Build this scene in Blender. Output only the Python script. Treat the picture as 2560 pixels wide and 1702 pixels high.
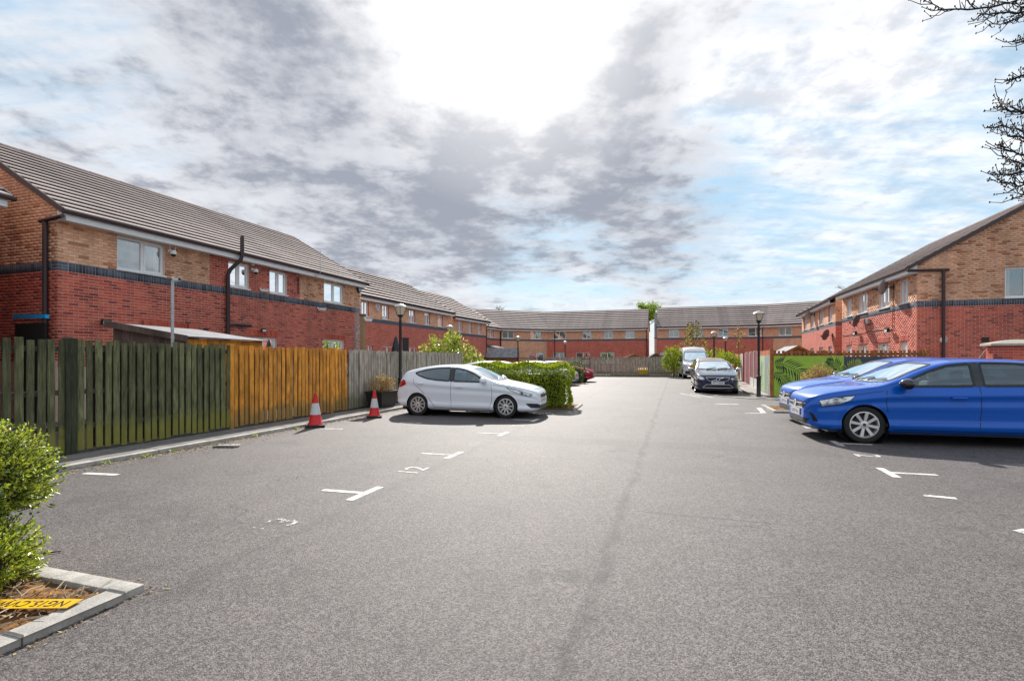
import bpy, bmesh, math, random
import numpy as np
from mathutils import Vector, Matrix
from mathutils.geometry import delaunay_2d_cdt
R = math.radians
random.seed(7); rng = np.random.default_rng(7)
for o in list(bpy.data.objects): bpy.data.objects.remove(o)
S = bpy.context.scene; COL = S.collection
# ------------------------------------------------------------------ camera
EYE = 1.5; F = 1255.0; HY = 898.0
cd = bpy.data.cameras.new('camera'); cd.sensor_width = 36; cd.lens = 36*F/2560; cd.shift_y = (HY-851)/2560
cd.clip_end = 2000; cd.clip_start = 0.05
cam = bpy.data.objects.new('camera', cd); COL.objects.link(cam)
cam.location = (0, 0, EYE); cam.rotation_euler = (R(90), 0, 0); S.camera = cam
# ------------------------------------------------------------------ sun, sky
SUN_EL = 35.0
sl = bpy.data.lights.new('sun', 'SUN'); sl.energy = 4.8; sl.angle = R(0.6); sl.color = (1.0, .95, .88)
so = bpy.data.objects.new('sun', sl); COL.objects.link(so); so.rotation_euler = (R(-(90-SUN_EL)), 0, 0); so.location = (0, 0, 30)
S.view_settings.view_transform = 'Standard'; S.view_settings.look = 'None'; S.view_settings.exposure = 0.50
S.view_settings.gamma = 1.0; S.view_settings.use_curve_mapping = False

class NT:
    """tiny helper to write node trees"""
    def __init__(s, nt): s.nt = nt
    def n(s, t, **kw):
        nd = s.nt.nodes.new(t)
        for k, v in kw.items():
            if k.startswith('i_'):
                key = k[2:]; key = int(key) if key.isdigit() else key.replace('_', ' ')
                s.put(nd.inputs[key], v)
            else: setattr(nd, k, v)
        return nd
    def put(s, sock, v):
        if hasattr(v, 'links') or isinstance(v, bpy.types.NodeSocket): s.nt.links.new(v, sock)
        elif isinstance(v, bpy.types.Node): s.nt.links.new(v.outputs[0], sock)
        else: sock.default_value = v
    def m(s, op, a, b=0.0, c=None, clamp=False):
        nd = s.nt.nodes.new('ShaderNodeMath'); nd.operation = op; nd.use_clamp = clamp
        s.put(nd.inputs[0], a); s.put(nd.inputs[1], b)
        if c is not None: s.put(nd.inputs[2], c)
        return nd.outputs[0]
    def vm(s, op, a, b=(0, 0, 0), out=0):
        nd = s.nt.nodes.new('ShaderNodeVectorMath'); nd.operation = op
        s.put(nd.inputs[0], a); s.put(nd.inputs[1], b)
        return nd.outputs[out]
    def noise(s, vec, scale, detail=4, rough=.5, dist=0, out=0):
        nd = s.nt.nodes.new('ShaderNodeTexNoise'); s.put(nd.inputs['Vector'], vec)
        nd.inputs['Scale'].default_value = scale; nd.inputs['Detail'].default_value = detail
        nd.inputs['Roughness'].default_value = rough; nd.inputs['Distortion'].default_value = dist
        return nd.outputs[out]
    def map(s, v, a, b, c=0., d=1., smooth=True):
        nd = s.nt.nodes.new('ShaderNodeMapRange'); nd.interpolation_type = 'SMOOTHSTEP' if smooth else 'LINEAR'
        s.put(nd.inputs[0], v)
        for i, q in zip((1, 2, 3, 4), (a, b, c, d)): s.put(nd.inputs[i], q)
        return nd.outputs[0]
    def mix(s, f, a, b, mode='MIX'):
        nd = s.nt.nodes.new('ShaderNodeMix'); nd.data_type = 'RGBA'; nd.blend_type = mode
        s.put(nd.inputs[0], f)
        for i, q in ((6, a), (7, b)):
            if isinstance(q, tuple) and len(q) == 3: q = (*q, 1)
            s.put(nd.inputs[i], q)
        return nd.outputs[2]

w = bpy.data.worlds.new('World'); S.world = w; w.use_nodes = True
w.node_tree.nodes.clear(); T = NT(w.node_tree)
def pdir(px, py):
    v = Vector(((px-1280)/F, 1, (HY-py)/F)); v.normalize(); return tuple(v)
D = T.vm('NORMALIZE', T.n('ShaderNodeTexCoord').outputs['Generated'])
sx = T.n('ShaderNodeSeparateXYZ', i_0=D)
zz = T.m('MAXIMUM', sx.outputs[2], 0.0)
den = T.m('ADD', zz, 0.16)
uv = T.n('ShaderNodeCombineXYZ', i_0=T.m('DIVIDE', sx.outputs[0], den), i_1=T.m('DIVIDE', sx.outputs[1], den), i_2=3.7).outputs[0]
def blob(px, py, a0, a1, amp):
    d = T.vm('DOT_PRODUCT', D, pdir(px, py), out=1)
    return T.map(d, math.cos(R(a1)), math.cos(R(a0)), 0., amp)
def add(*a):
    r = a[0]
    for b in a[1:]: r = T.m('ADD', r, b)
    return r
n1 = T.noise(uv, 1.1, 6, .55, .2)
n2 = T.noise(T.vm('ADD', uv, (7.3, 2.1, 0)), 3.0, 10, .60, .15)
n3 = T.noise(T.vm('ADD', uv, (1.3, 9.1, 4)), 8.5, 9, .60, .1)
n4 = T.noise(T.vm('MULTIPLY', uv, (1.0, 3.2, 1.0)), 2.0, 9, .62, .3)
# thickness: where cloud covers the blue
thick = add(T.m('MULTIPLY', n1, .55), T.m('MULTIPLY', n2, .55), T.m('MULTIPLY', n3, .22), T.m('MULTIPLY', n4, .30),
            blob(120, 30, 1, 15, -.26), blob(1890, 190, 1, 9, -.20), blob(2400, 500, 2, 15, -.22), blob(1950, 660, 1, 13, -.20), blob(1400, 725, 1, 11, -.20),
            blob(1300, 60, 3, 34, .25), blob(620, 420, 4, 28, .20), blob(2200, 260, 2, 12, .12))
veil = T.map(T.m('ADD', T.m('MULTIPLY', n4, .75), T.m('MULTIPLY', n1, .35)), .36, .72, .12, .90)
cover = T.m('SUBTRACT', 1., T.m('MULTIPLY', T.m('SUBTRACT', 1., T.map(thick, .66, .98)), T.m('SUBTRACT', 1., veil)))
# grey bases
dk = add(T.m('MULTIPLY', n1, .20), T.m('MULTIPLY', n2, .95), T.m('MULTIPLY', n3, .72),
         blob(640, 260, 2, 24, .08), blob(900, 500, 2, 20, .07), blob(1260, 490, 1, 13, .20), blob(1650, 520, 1, 11, .20), blob(1500, 190, 1, 10, .22), blob(1010, 610, 1, 10, .07),
         blob(1270, 20, 0, 15, -.22), blob(2250, 280, 3, 24, -.14), blob(150, 300, 3, 15, -.03))
dark = T.map(dk, .81, 1.24)
sd = (0, math.cos(R(SUN_EL)), math.sin(R(SUN_EL)))
dots = T.vm('DOT_PRODUCT', D, sd, out=1)
glow = T.map(dots, math.cos(R(19)), math.cos(R(0)), 0., 1., False)
glow2 = T.map(dots, math.cos(R(11)), math.cos(R(0)), 0., 1., False)
sky = T.n('ShaderNodeTexSky', sky_type='NISHITA', sun_disc=False, sun_elevation=R(SUN_EL), sun_rotation=0.0, air_density=1.0, dust_density=.6, ozone_density=2.2)
skyc = T.mix(1.0, sky.outputs[0], (.95, 1.02, .98), 'MULTIPLY')
skyc = T.mix(.75, skyc, (1.6, 2.95, 4.0))
white = T.mix(T.map(T.m('ADD', T.m('MULTIPLY', n3, .6), T.m('MULTIPLY', n2, .4)), .35, .65), (3.9, 4.0, 4.3), (6.8, 6.75, 6.8))
dark = T.m('MULTIPLY', dark, T.m('SUBTRACT', 1.0, T.m('MULTIPLY', glow, .25)))
cl = T.mix(dark, white, (1.92, 2.08, 2.46))
cl = T.mix(T.m('MULTIPLY', glow, T.m('SUBTRACT', 1.0, T.m('MULTIPLY', dark, .75))), cl, (6.3, 6.25, 6.2))
cl = T.mix(T.m('MULTIPLY', glow2, .6), cl, (8.2, 8.1, 8.0))
low = T.map(sx.outputs[2], .17, .0, 0., 1.)
col = T.mix(cover, skyc, cl)
col = T.mix(T.m('MULTIPLY', low, .5), col, (4.5, 4.4, 4.4))
bg = T.n('ShaderNodeBackground', i_0=col, i_1=0.138)
T.nt.links.new(bg.outputs[0], T.n('ShaderNodeOutputWorld').inputs[0])
# ------------------------------------------------------------------ helpers
def G(px, py):
    d = EYE*F/(py-HY); return Vector(((px-1280)/F*d, d, 0))
def P(px, py, d): return Vector(((px-1280)/F*d, d, EYE+(HY-py)/F*d))
def along(O, ang, px):
    """distance along a wall line from O at heading ang (deg) where the sight line through px meets it"""
    k = (px-1280)/F; ux, uy = math.cos(R(ang)), math.sin(R(ang))
    return (k*O[1]-O[0])/(ux-k*uy)
class MB:
    def __init__(s): s.v = []; s.f = []; s.m = []
    def add(s, vs, fs, m=0):
        b = len(s.v); s.v += [tuple(q) for q in vs]; s.f += [tuple(i+b for i in f) for f in fs]; s.m += [m]*len(fs); return s
    def box(s, x0, x1, y0, y1, z0, z1, m=0):
        return s.add([(x0,y0,z0),(x1,y0,z0),(x1,y1,z0),(x0,y1,z0),(x0,y0,z1),(x1,y0,z1),(x1,y1,z1),(x0,y1,z1)],
                     [(0,3,2,1),(4,5,6,7),(0,1,5,4),(1,2,6,5),(2,3,7,6),(3,0,4,7)], m)
    def cbox(s, x0, x1, y0, y1, z0, z1, c=.01, m=0):
        """box with chamfered edges"""
        bm = bmesh.new(); bmesh.ops.create_cube(bm, size=1)
        for v in bm.verts: v.co = Vector((x0+(v.co.x+.5)*(x1-x0), y0+(v.co.y+.5)*(y1-y0), z0+(v.co.z+.5)*(z1-z0)))
        bmesh.ops.bevel(bm, geom=bm.edges[:], offset=c, segments=2, affect='EDGES', profile=.6)
        bm.verts.index_update(); s.add([v.co for v in bm.verts], [[v.index for v in f.verts] for f in bm.faces], m); bm.free(); return s
    def prism(s, poly, z0, z1, m=0):
        n = len(poly); vs = [(x,y,z0) for x,y in poly]+[(x,y,z1) for x,y in poly]
        return s.add(vs, [tuple(range(n-1,-1,-1)), tuple(range(n,2*n))]+[(i,(i+1)%n,n+(i+1)%n,n+i) for i in range(n)], m)
    def tube(s, pts, r, n=8, m=0, cap=True):
        pts = [Vector(p) for p in pts]; k = len(pts); rs = r if hasattr(r, '__len__') else [r]*k
        vs = []; up = None
        for i, p in enumerate(pts):
            t = (pts[min(i+1,k-1)]-pts[max(i-1,0)]); t = t.normalized() if t.length > 1e-9 else Vector((0,0,1))
            if up is None: up = Vector((0,0,1)) if abs(t.z) < .9 else Vector((1,0,0))
            a = t.cross(up)
            if a.length < 1e-4: up = Vector((0,1,0)) if abs(t.y) < .9 else Vector((1,0,0)); a = t.cross(up)
            a.normalize(); b = a.cross(t)
            up = b
            for j in range(n):
                q = 2*math.pi*j/n; vs.append(p+rs[i]*(a*math.cos(q)+b*math.sin(q)))
        fs = [(i*n+j, i*n+(j+1)%n, (i+1)*n+(j+1)%n, (i+1)*n+j) for i in range(k-1) for j in range(n)]
        if cap: fs += [tuple(range(n-1,-1,-1)), tuple(range((k-1)*n, k*n))]
        return s.add(vs, fs, m)
    def lathe(s, prof, n=24, c=(0,0,0), ax='z', m=0, ph=0):
        vs = []
        for r, h in prof:
            for j in range(n):
                q = 2*math.pi*j/n+ph; a, b = r*math.cos(q), r*math.sin(q)
                vs.append((c[0]+a, c[1]+b, c[2]+h) if ax == 'z' else (c[0]+a, c[1]+h, c[2]+b) if ax == 'y' else (c[0]+h, c[1]+a, c[2]+b))
        k = len(prof)
        return s.add(vs, [(i*n+j, i*n+(j+1)%n, (i+1)*n+(j+1)%n, (i+1)*n+j) for i in range(k-1) for j in range(n)], m)
    def ico(s, c, r, sub=2, m=0, sc=(1,1,1)):
        bm = bmesh.new(); bmesh.ops.create_icosphere(bm, subdivisions=sub, radius=r); bm.verts.index_update()
        s.add([(c[0]+v.co.x*sc[0], c[1]+v.co.y*sc[1], c[2]+v.co.z*sc[2]) for v in bm.verts], [[v.index for v in f.verts] for f in bm.faces], m); bm.free(); return s
    def mesh(s, name, mats, smooth=False, ang=40):
        me = bpy.data.meshes.new(name); me.from_pydata(s.v, [], s.f)
        for q in (mats if isinstance(mats, (list, tuple)) else [mats]): me.materials.append(q)
        if any(s.m): me.polygons.foreach_set('material_index', s.m)
        if smooth:
            me.polygons.foreach_set('use_smooth', [True]*len(me.polygons)); me.set_sharp_from_angle(angle=R(ang))
        me.update(); return me
    def build(s, name, mats, parent=None, smooth=False, ang=40, **props):
        return link(name, s.mesh(name, mats, smooth, ang), parent, **props)
def link(name, me, parent=None, loc=None, rot=None, **props):
    o = bpy.data.objects.new(name, me); COL.objects.link(o)
    if parent is not None: o.parent = parent
    if loc is not None: o.location = loc
    if rot is not None: o.rotation_euler = rot
    for k, v in props.items(): o[k] = v
    return o
def thing(name, label, cat, loc=(0,0,0), rz=0, group=None):
    o = bpy.data.objects.new(name, None); COL.objects.link(o); o.location = loc; o.rotation_euler = (0,0,R(rz)); o.empty_display_size = .2
    return tag(o, label, cat, group)
def tag(o, label, cat, group=None):
    o['label'] = label; o['category'] = cat
    if group: o['group'] = group
    return o
def copy_tree(o, parent=None):
    c = o.copy(); COL.objects.link(c); c.parent = parent
    for ch in list(o.children): copy_tree(ch, c)
    return c
def npmesh(name, verts, faces, mats, mi=None, smooth=False):
    """fast mesh from numpy arrays, faces (n,k)"""
    me = bpy.data.meshes.new(name); nv = len(verts); nf, k = faces.shape
    me.vertices.add(nv); me.vertices.foreach_set('co', np.asarray(verts, np.float32).ravel())
    me.loops.add(nf*k); me.loops.foreach_set('vertex_index', faces.astype(np.int32).ravel())
    me.polygons.add(nf); me.polygons.foreach_set('loop_start', np.arange(0, nf*k, k, dtype=np.int32))
    for q in (mats if isinstance(mats, (list, tuple)) else [mats]): me.materials.append(q)
    if mi is not None: me.polygons.foreach_set('material_index', np.asarray(mi, np.int32))
    if smooth: me.polygons.foreach_set('use_smooth', np.ones(nf, bool))
    me.update(calc_edges=True); return me
def text_mesh(body, size, ext=.001, shear=0.0):
    cu = bpy.data.curves.new('t', 'FONT'); cu.body = body; cu.size = size; cu.extrude = ext; cu.align_x = 'CENTER'; cu.align_y = 'CENTER'; cu.resolution_u = 3; cu.shear = shear
    o = bpy.data.objects.new('t', cu); COL.objects.link(o); bpy.context.view_layer.update()
    me = bpy.data.meshes.new_from_object(o.evaluated_get(bpy.context.evaluated_depsgraph_get()))
    vs = [tuple(v.co) for v in me.vertices]; fs = [tuple(p.vertices) for p in me.polygons]
    bpy.data.objects.remove(o); bpy.data.curves.remove(cu); bpy.data.meshes.remove(me); return vs, fs
def leaves(pos, nrm, dirs, ln, wd, fold=.25):
    """leaf quads pairs folded on the midrib. pos base, dirs leaf direction, nrm facing; arrays"""
    n = len(pos); d = dirs/np.linalg.norm(dirs, axis=1, keepdims=True)
    s = np.cross(d, nrm); s /= (np.linalg.norm(s, axis=1, keepdims=True)+1e-9); u = np.cross(s, d)
    ln = np.broadcast_to(ln, (n,))[:, None]; wd = np.broadcast_to(wd, (n,))[:, None]
    a = pos; b = pos+d*ln*.45+s*wd*.5+u*wd*fold; c = pos+d*ln; e = pos+d*ln*.45-s*wd*.5+u*wd*fold
    V = np.stack([a, b, c, e], 1).reshape(-1, 3); i = np.arange(n)[:, None]*4
    return V, np.concatenate([i+np.array([[0, 1, 2]]), i+np.array([[0, 2, 3]])], 1).reshape(-1, 3)
# ------------------------------------------------------------------ materials
def newmat(name):
    m = bpy.data.materials.new(name); m.use_nodes = True; nt = m.node_tree; nt.nodes.clear(); t = NT(nt)
    b = t.n('ShaderNodeBsdfPrincipled'); t.nt.links.new(b.outputs[0], t.n('ShaderNodeOutputMaterial').inputs[0]); return m, t, b
def hsv(t, c, val):
    return t.n('ShaderNodeHueSaturation', i_Color=c, i_Value=val).outputs[0]
def M(name, col, rough=.6, metal=0., col2=None, scale=6., var=.0, bump=0., bscale=60., coat=0., rnd=0., isl=0., spec=.5, stretch=(1,1,1), thr=(.35,.65), alpha=None, trans=0.):
    m, t, b = newmat(name)
    oc = t.n('ShaderNodeTexCoord').outputs['Object']; v = t.vm('MULTIPLY', oc, stretch)
    c = (*col, 1)
    if col2: c = t.mix(t.map(t.noise(v, scale, 6, .6), *thr), col, col2)
    k = None
    if var: k = t.map(t.noise(v, scale*2.3, 5, .6), .25, .75, 1-var, 1+var, False)
    if rnd:
        q = t.map(t.n('ShaderNodeObjectInfo').outputs['Random'], 0, 1, 1-rnd, 1+rnd, False); k = q if k is None else t.m('MULTIPLY', k, q)
    if isl:
        q = t.map(t.n('ShaderNodeNewGeometry').outputs['Random Per Island'], 0, 1, 1-isl, 1+isl, False); k = q if k is None else t.m('MULTIPLY', k, q)
    if k is not None: c = hsv(t, c, k)
    t.put(b.inputs['Base Color'], c); b.inputs['Roughness'].default_value = rough; b.inputs['Metallic'].default_value = metal
    b.inputs['Specular IOR Level'].default_value = spec
    if coat: b.inputs['Coat Weight'].default_value = coat; b.inputs['Coat Roughness'].default_value = .03
    if bump:
        bp = t.n('ShaderNodeBump', i_Strength=bump, i_Distance=.01, i_Height=t.noise(v, bscale, 4, .6)); t.put(b.inputs['Normal'], bp.outputs[0])
    return m
def leafmat(name, a, b_, c=None, rough=.45, tr=.35):
    m, t, b = newmat(name)
    r = t.n('ShaderNodeNewGeometry').outputs['Random Per Island']
    oc = t.n('ShaderNodeTexCoord').outputs['Object']
    f = t.m('ADD', t.m('MULTIPLY', r, .6), t.m('MULTIPLY', t.noise(oc, 3.5, 3), .55))
    col = t.mix(t.map(f, .25, .75), a, b_)
    if c: col = t.mix(t.map(r, .9, .97), col, c)
    t.put(b.inputs['Base Color'], col); b.inputs['Roughness'].default_value = rough
    tl = t.n('ShaderNodeBsdfTranslucent', i_0=hsv(t, col, 1.35)); mx = t.n('ShaderNodeMixShader', i_0=tr)
    t.put(mx.inputs[1], b.outputs[0]); t.put(mx.inputs[2], tl.outputs[0])
    out = [n for n in t.nt.nodes if n.type == 'OUTPUT_MATERIAL'][0]; t.nt.links.new(mx.outputs[0], out.inputs[0]); return m
def brickmat(name, a, b_, c, bump=.25):
    """one brick's own clay: colour differs brick by brick"""
    m, t, b = newmat(name); oc = t.n('ShaderNodeTexCoord').outputs['Object']
    r = t.m('FRACT', t.m('ADD', t.n('ShaderNodeNewGeometry').outputs['Random Per Island'], t.n('ShaderNodeObjectInfo').outputs['Random']))
    r2 = t.m('FRACT', t.m('MULTIPLY', r, 7.31))
    col = t.mix(t.map(r, .0, .9, 0, 1, False), a, b_); col = t.mix(t.map(r2, .82, .9), col, c)
    col = hsv(t, col, t.map(t.noise(oc, 14, 5, .65), .25, .75, .78, 1.2, False))
    wp = t.n('ShaderNodeNewGeometry').outputs['Position']; col = hsv(t, col, t.m('MULTIPLY', t.map(t.noise(t.vm('MULTIPLY', wp, (1.6, 1.6, .35)), 1., 5, .65), .30, .62, .74, 1.10), t.map(t.noise(wp, .6, 3), .3, .7, .9, 1.1, False)))
    t.put(b.inputs['Base Color'], col); b.inputs['Roughness'].default_value = .85
    t.put(b.inputs['Normal'], t.n('ShaderNodeBump', i_Strength=bump, i_Distance=.004, i_Height=t.noise(oc, 120, 4, .6)).outputs[0]); return m
def brickwall(name, a, b_, c, mort):
    """brickwork too far off to pick bricks apart"""
    m, t, b = newmat(name); oc = t.n('ShaderNodeTexCoord').outputs['Object']
    s = t.n('ShaderNodeSeparateXYZ', i_0=oc); v = t.n('ShaderNodeCombineXYZ', i_0=t.m('ADD', s.outputs[0], s.outputs[1]), i_1=s.outputs[2])
    br = t.n('ShaderNodeTexBrick', i_Vector=v.outputs[0], i_Scale=1.0, i_Brick_Width=.225, i_Row_Height=.075, i_Mortar_Size=.0055, i_Mortar_Smooth=.1, i_Bias=.0)
    br.inputs['Color1'].default_value = (*a, 1); br.inputs['Color2'].default_value = (*b_, 1); br.inputs['Mortar'].default_value = (*mort, 1); br.offset = .5
    col = t.mix(t.m('MULTIPLY', t.map(t.noise(t.vm('MULTIPLY', oc, (4, 4, 13)), 1., 2, .5), .60, .68), t.m('SUBTRACT', 1, br.outputs['Fac'])), br.outputs[0], c)
    col = hsv(t, col, t.map(t.noise(oc, .9, 5, .6), .3, .7, .82, 1.15, False))
    t.put(b.inputs['Base Color'], col); b.inputs['Roughness'].default_value = .88
    t.put(b.inputs['Normal'], t.n('ShaderNodeBump', i_Strength=.4, i_Distance=.006, i_Height=t.m('SUBTRACT', 1, br.outputs['Fac'])).outputs[0]); return m
RED = ((.48,.078,.046),(.60,.140,.085),(.28,.05,.04)); BUFF = ((.69,.35,.215),(.80,.475,.315),(.45,.19,.11)); BLUE = ((.075,.085,.115),(.12,.135,.17),(.05,.055,.075))
mRed = brickmat('red_brick', *RED); mBuff = brickmat('buff_brick', *BUFF, bump=.5); mBlue = brickmat('blue_brick', *BLUE)
mMort = M('mortar_pink', (.80,.58,.49), .9, var=.15, scale=4); mMortB = M('mortar_buff', (.48,.30,.17), .9, var=.15, scale=4); mMortG = M('mortar_grey', (.58,.56,.55), .9)
wRed = brickwall('red_brickwork', RED[0], RED[1], RED[2], (.66,.42,.35)); wBuff = brickwall('buff_brickwork', BUFF[0], BUFF[1], (.40,.18,.09), (.46,.29,.17)); wBlue = M('blue_brickwork', (.10,.11,.135), .8, var=.25, scale=10)
mTile = M('concrete_roof_tile', (.42,.345,.315), .85, col2=(.33,.27,.25), scale=1.3, var=.16, rnd=.10, bump=.3, bscale=40, stretch=(1,1,1))
mTileB = M('brown_roof_tile', (.135,.098,.098), .85, col2=(.20,.155,.15), scale=1.5, var=.2, rnd=.18, bump=.3, bscale=40)
mTileD = M('verge_tile', (.085,.06,.06), .8, var=.2, scale=8)
mUPVC = M('white_plastic', (.80,.80,.80), .35, var=.04, scale=3); mBrownP = M('brown_plastic', (.045,.022,.024), .4, var=.15)
mBlackP = M('black_plastic', (.018,.018,.02), .45); mWhiteP = M('white_enamel', (.75,.75,.74), .4)
def winglass():
    m, t, b = newmat('window_glass'); fr = t.n('ShaderNodeFresnel', i_IOR=1.5); oc = t.n('ShaderNodeTexCoord').outputs['Object']
    bp = t.n('ShaderNodeBump', i_Strength=.03, i_Distance=.02, i_Height=t.noise(oc, 2.5, 2)).outputs[0]
    tr = t.n('ShaderNodeBsdfTransparent', i_0=(.88,.94,.94,1)); gl = t.n('ShaderNodeBsdfGlossy', i_0=(.95,.98,1,1), i_1=.01); t.put(gl.inputs['Normal'], bp)
    mx = t.n('ShaderNodeMixShader', i_0=t.m('ADD', t.m('MULTIPLY', fr.outputs[0], 2.2), .06, clamp=True)); t.put(mx.inputs[1], tr.outputs[0]); t.put(mx.inputs[2], gl.outputs[0])
    t.nt.links.new(mx.outputs[0], [n for n in t.nt.nodes if n.type == 'OUTPUT_MATERIAL'][0].inputs[0]); return m
mWin = winglass()
def glassmat(name, col, rough=.03, var=.25, sc=1.2):
    m, t, b = newmat(name); oc = t.n('ShaderNodeTexCoord').outputs['Object']
    c = hsv(t, (*col, 1), t.map(t.noise(t.vm('MULTIPLY', oc, (1, 1, .35)), sc, 3, .5), .3, .7, 1-var, 1+var, False)); c = hsv(t, c, t.map(t.n('ShaderNodeObjectInfo').outputs['Random'], 0, 1, .7, 1.25, False))
    t.put(b.inputs['Base Color'], c); b.inputs['Roughness'].default_value = rough; b.inputs['Roughness'].default_value = .8; return m
mPane = glassmat('blind_behind_glass', (.34,.41,.44)); mPaneD = glassmat('dark_room_board', (.07,.08,.09)); mPaneL = glassmat('net_curtain_glass', (.44,.46,.45), .06, .2, 6)
def fencemat(name, a, b_, moss=None, rnd=.18):
    m, t, b = newmat(name); oc = t.n('ShaderNodeTexCoord').outputs['Object']; rn = t.n('ShaderNodeObjectInfo').outputs['Random']
    v = t.vm('ADD', oc, t.n('ShaderNodeCombineXYZ', i_0=t.m('MULTIPLY', rn, 31.)).outputs[0])
    g = t.noise(t.vm('MULTIPLY', v, (60, 60, 2.2)), 1., 5, .65, 1.5)
    c = t.mix(t.map(g, .3, .7), a, b_)
    c = hsv(t, c, t.m('MULTIPLY', t.map(rn, 0, 1, 1-rnd, 1+rnd, False), t.m('MULTIPLY', t.map(t.noise(v, 2.2, 4), .3, .7, .65, 1.32, False), t.map(t.noise(t.vm('MULTIPLY', v, (25, 25, 4)), 1., 5, .7), .25, .75, .6, 1.4, False))))
    if moss:
        z = t.n('ShaderNodeSeparateXYZ', i_0=oc).outputs[2]
        c = t.mix(t.m('MULTIPLY', t.map(t.m('ADD', z, t.m('MULTIPLY', t.noise(v, 5, 4), -.6)), .25, -.15), .75), c, moss)
    t.put(b.inputs['Base Color'], c); b.inputs['Roughness'].default_value = .9
    t.put(b.inputs['Normal'], t.n('ShaderNodeBump', i_Strength=.5, i_Distance=.004, i_Height=g).outputs[0]); return m
mGreenF = fencemat('mossy_green_timber', (.05,.06,.02), (.20,.20,.10), (.26,.24,.04), .38)
mOrangeF = fencemat('orange_stained_timber', (.60,.225,.022), (.76,.34,.055), (.24,.17,.06), .22)
mGreyF = fencemat('weathered_grey_timber', (.30,.26,.21), (.52,.46,.38), (.17,.16,.09), .14)
mDarkF = fencemat('dark_rail_timber', (.05,.04,.035), (.09,.075,.06)); mBrownF = fencemat('brown_stained_timber', (.26,.09,.028), (.38,.15,.045)); mShedF = fencemat('weathered_shed_timber', (.10,.065,.055), (.17,.12,.10)); mOrgF2 = fencemat('orange_fence_paint', (.42,.09,.018), (.50,.13,.03)); mRedF = fencemat('red_fence_paint', (.20,.006,.010), (.27,.012,.018)); mCreamF = fencemat('pale_fence_timber', (.47,.43,.36), (.58,.54,.46))
mKerb = M('concrete_kerb', (.47,.44,.40), .9, col2=(.34,.32,.29), scale=7, var=.18, bump=.6, bscale=70, rnd=.08)
mSteel = M('galvanised_steel', (.45,.46,.47), .45, .7, var=.1)
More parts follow.
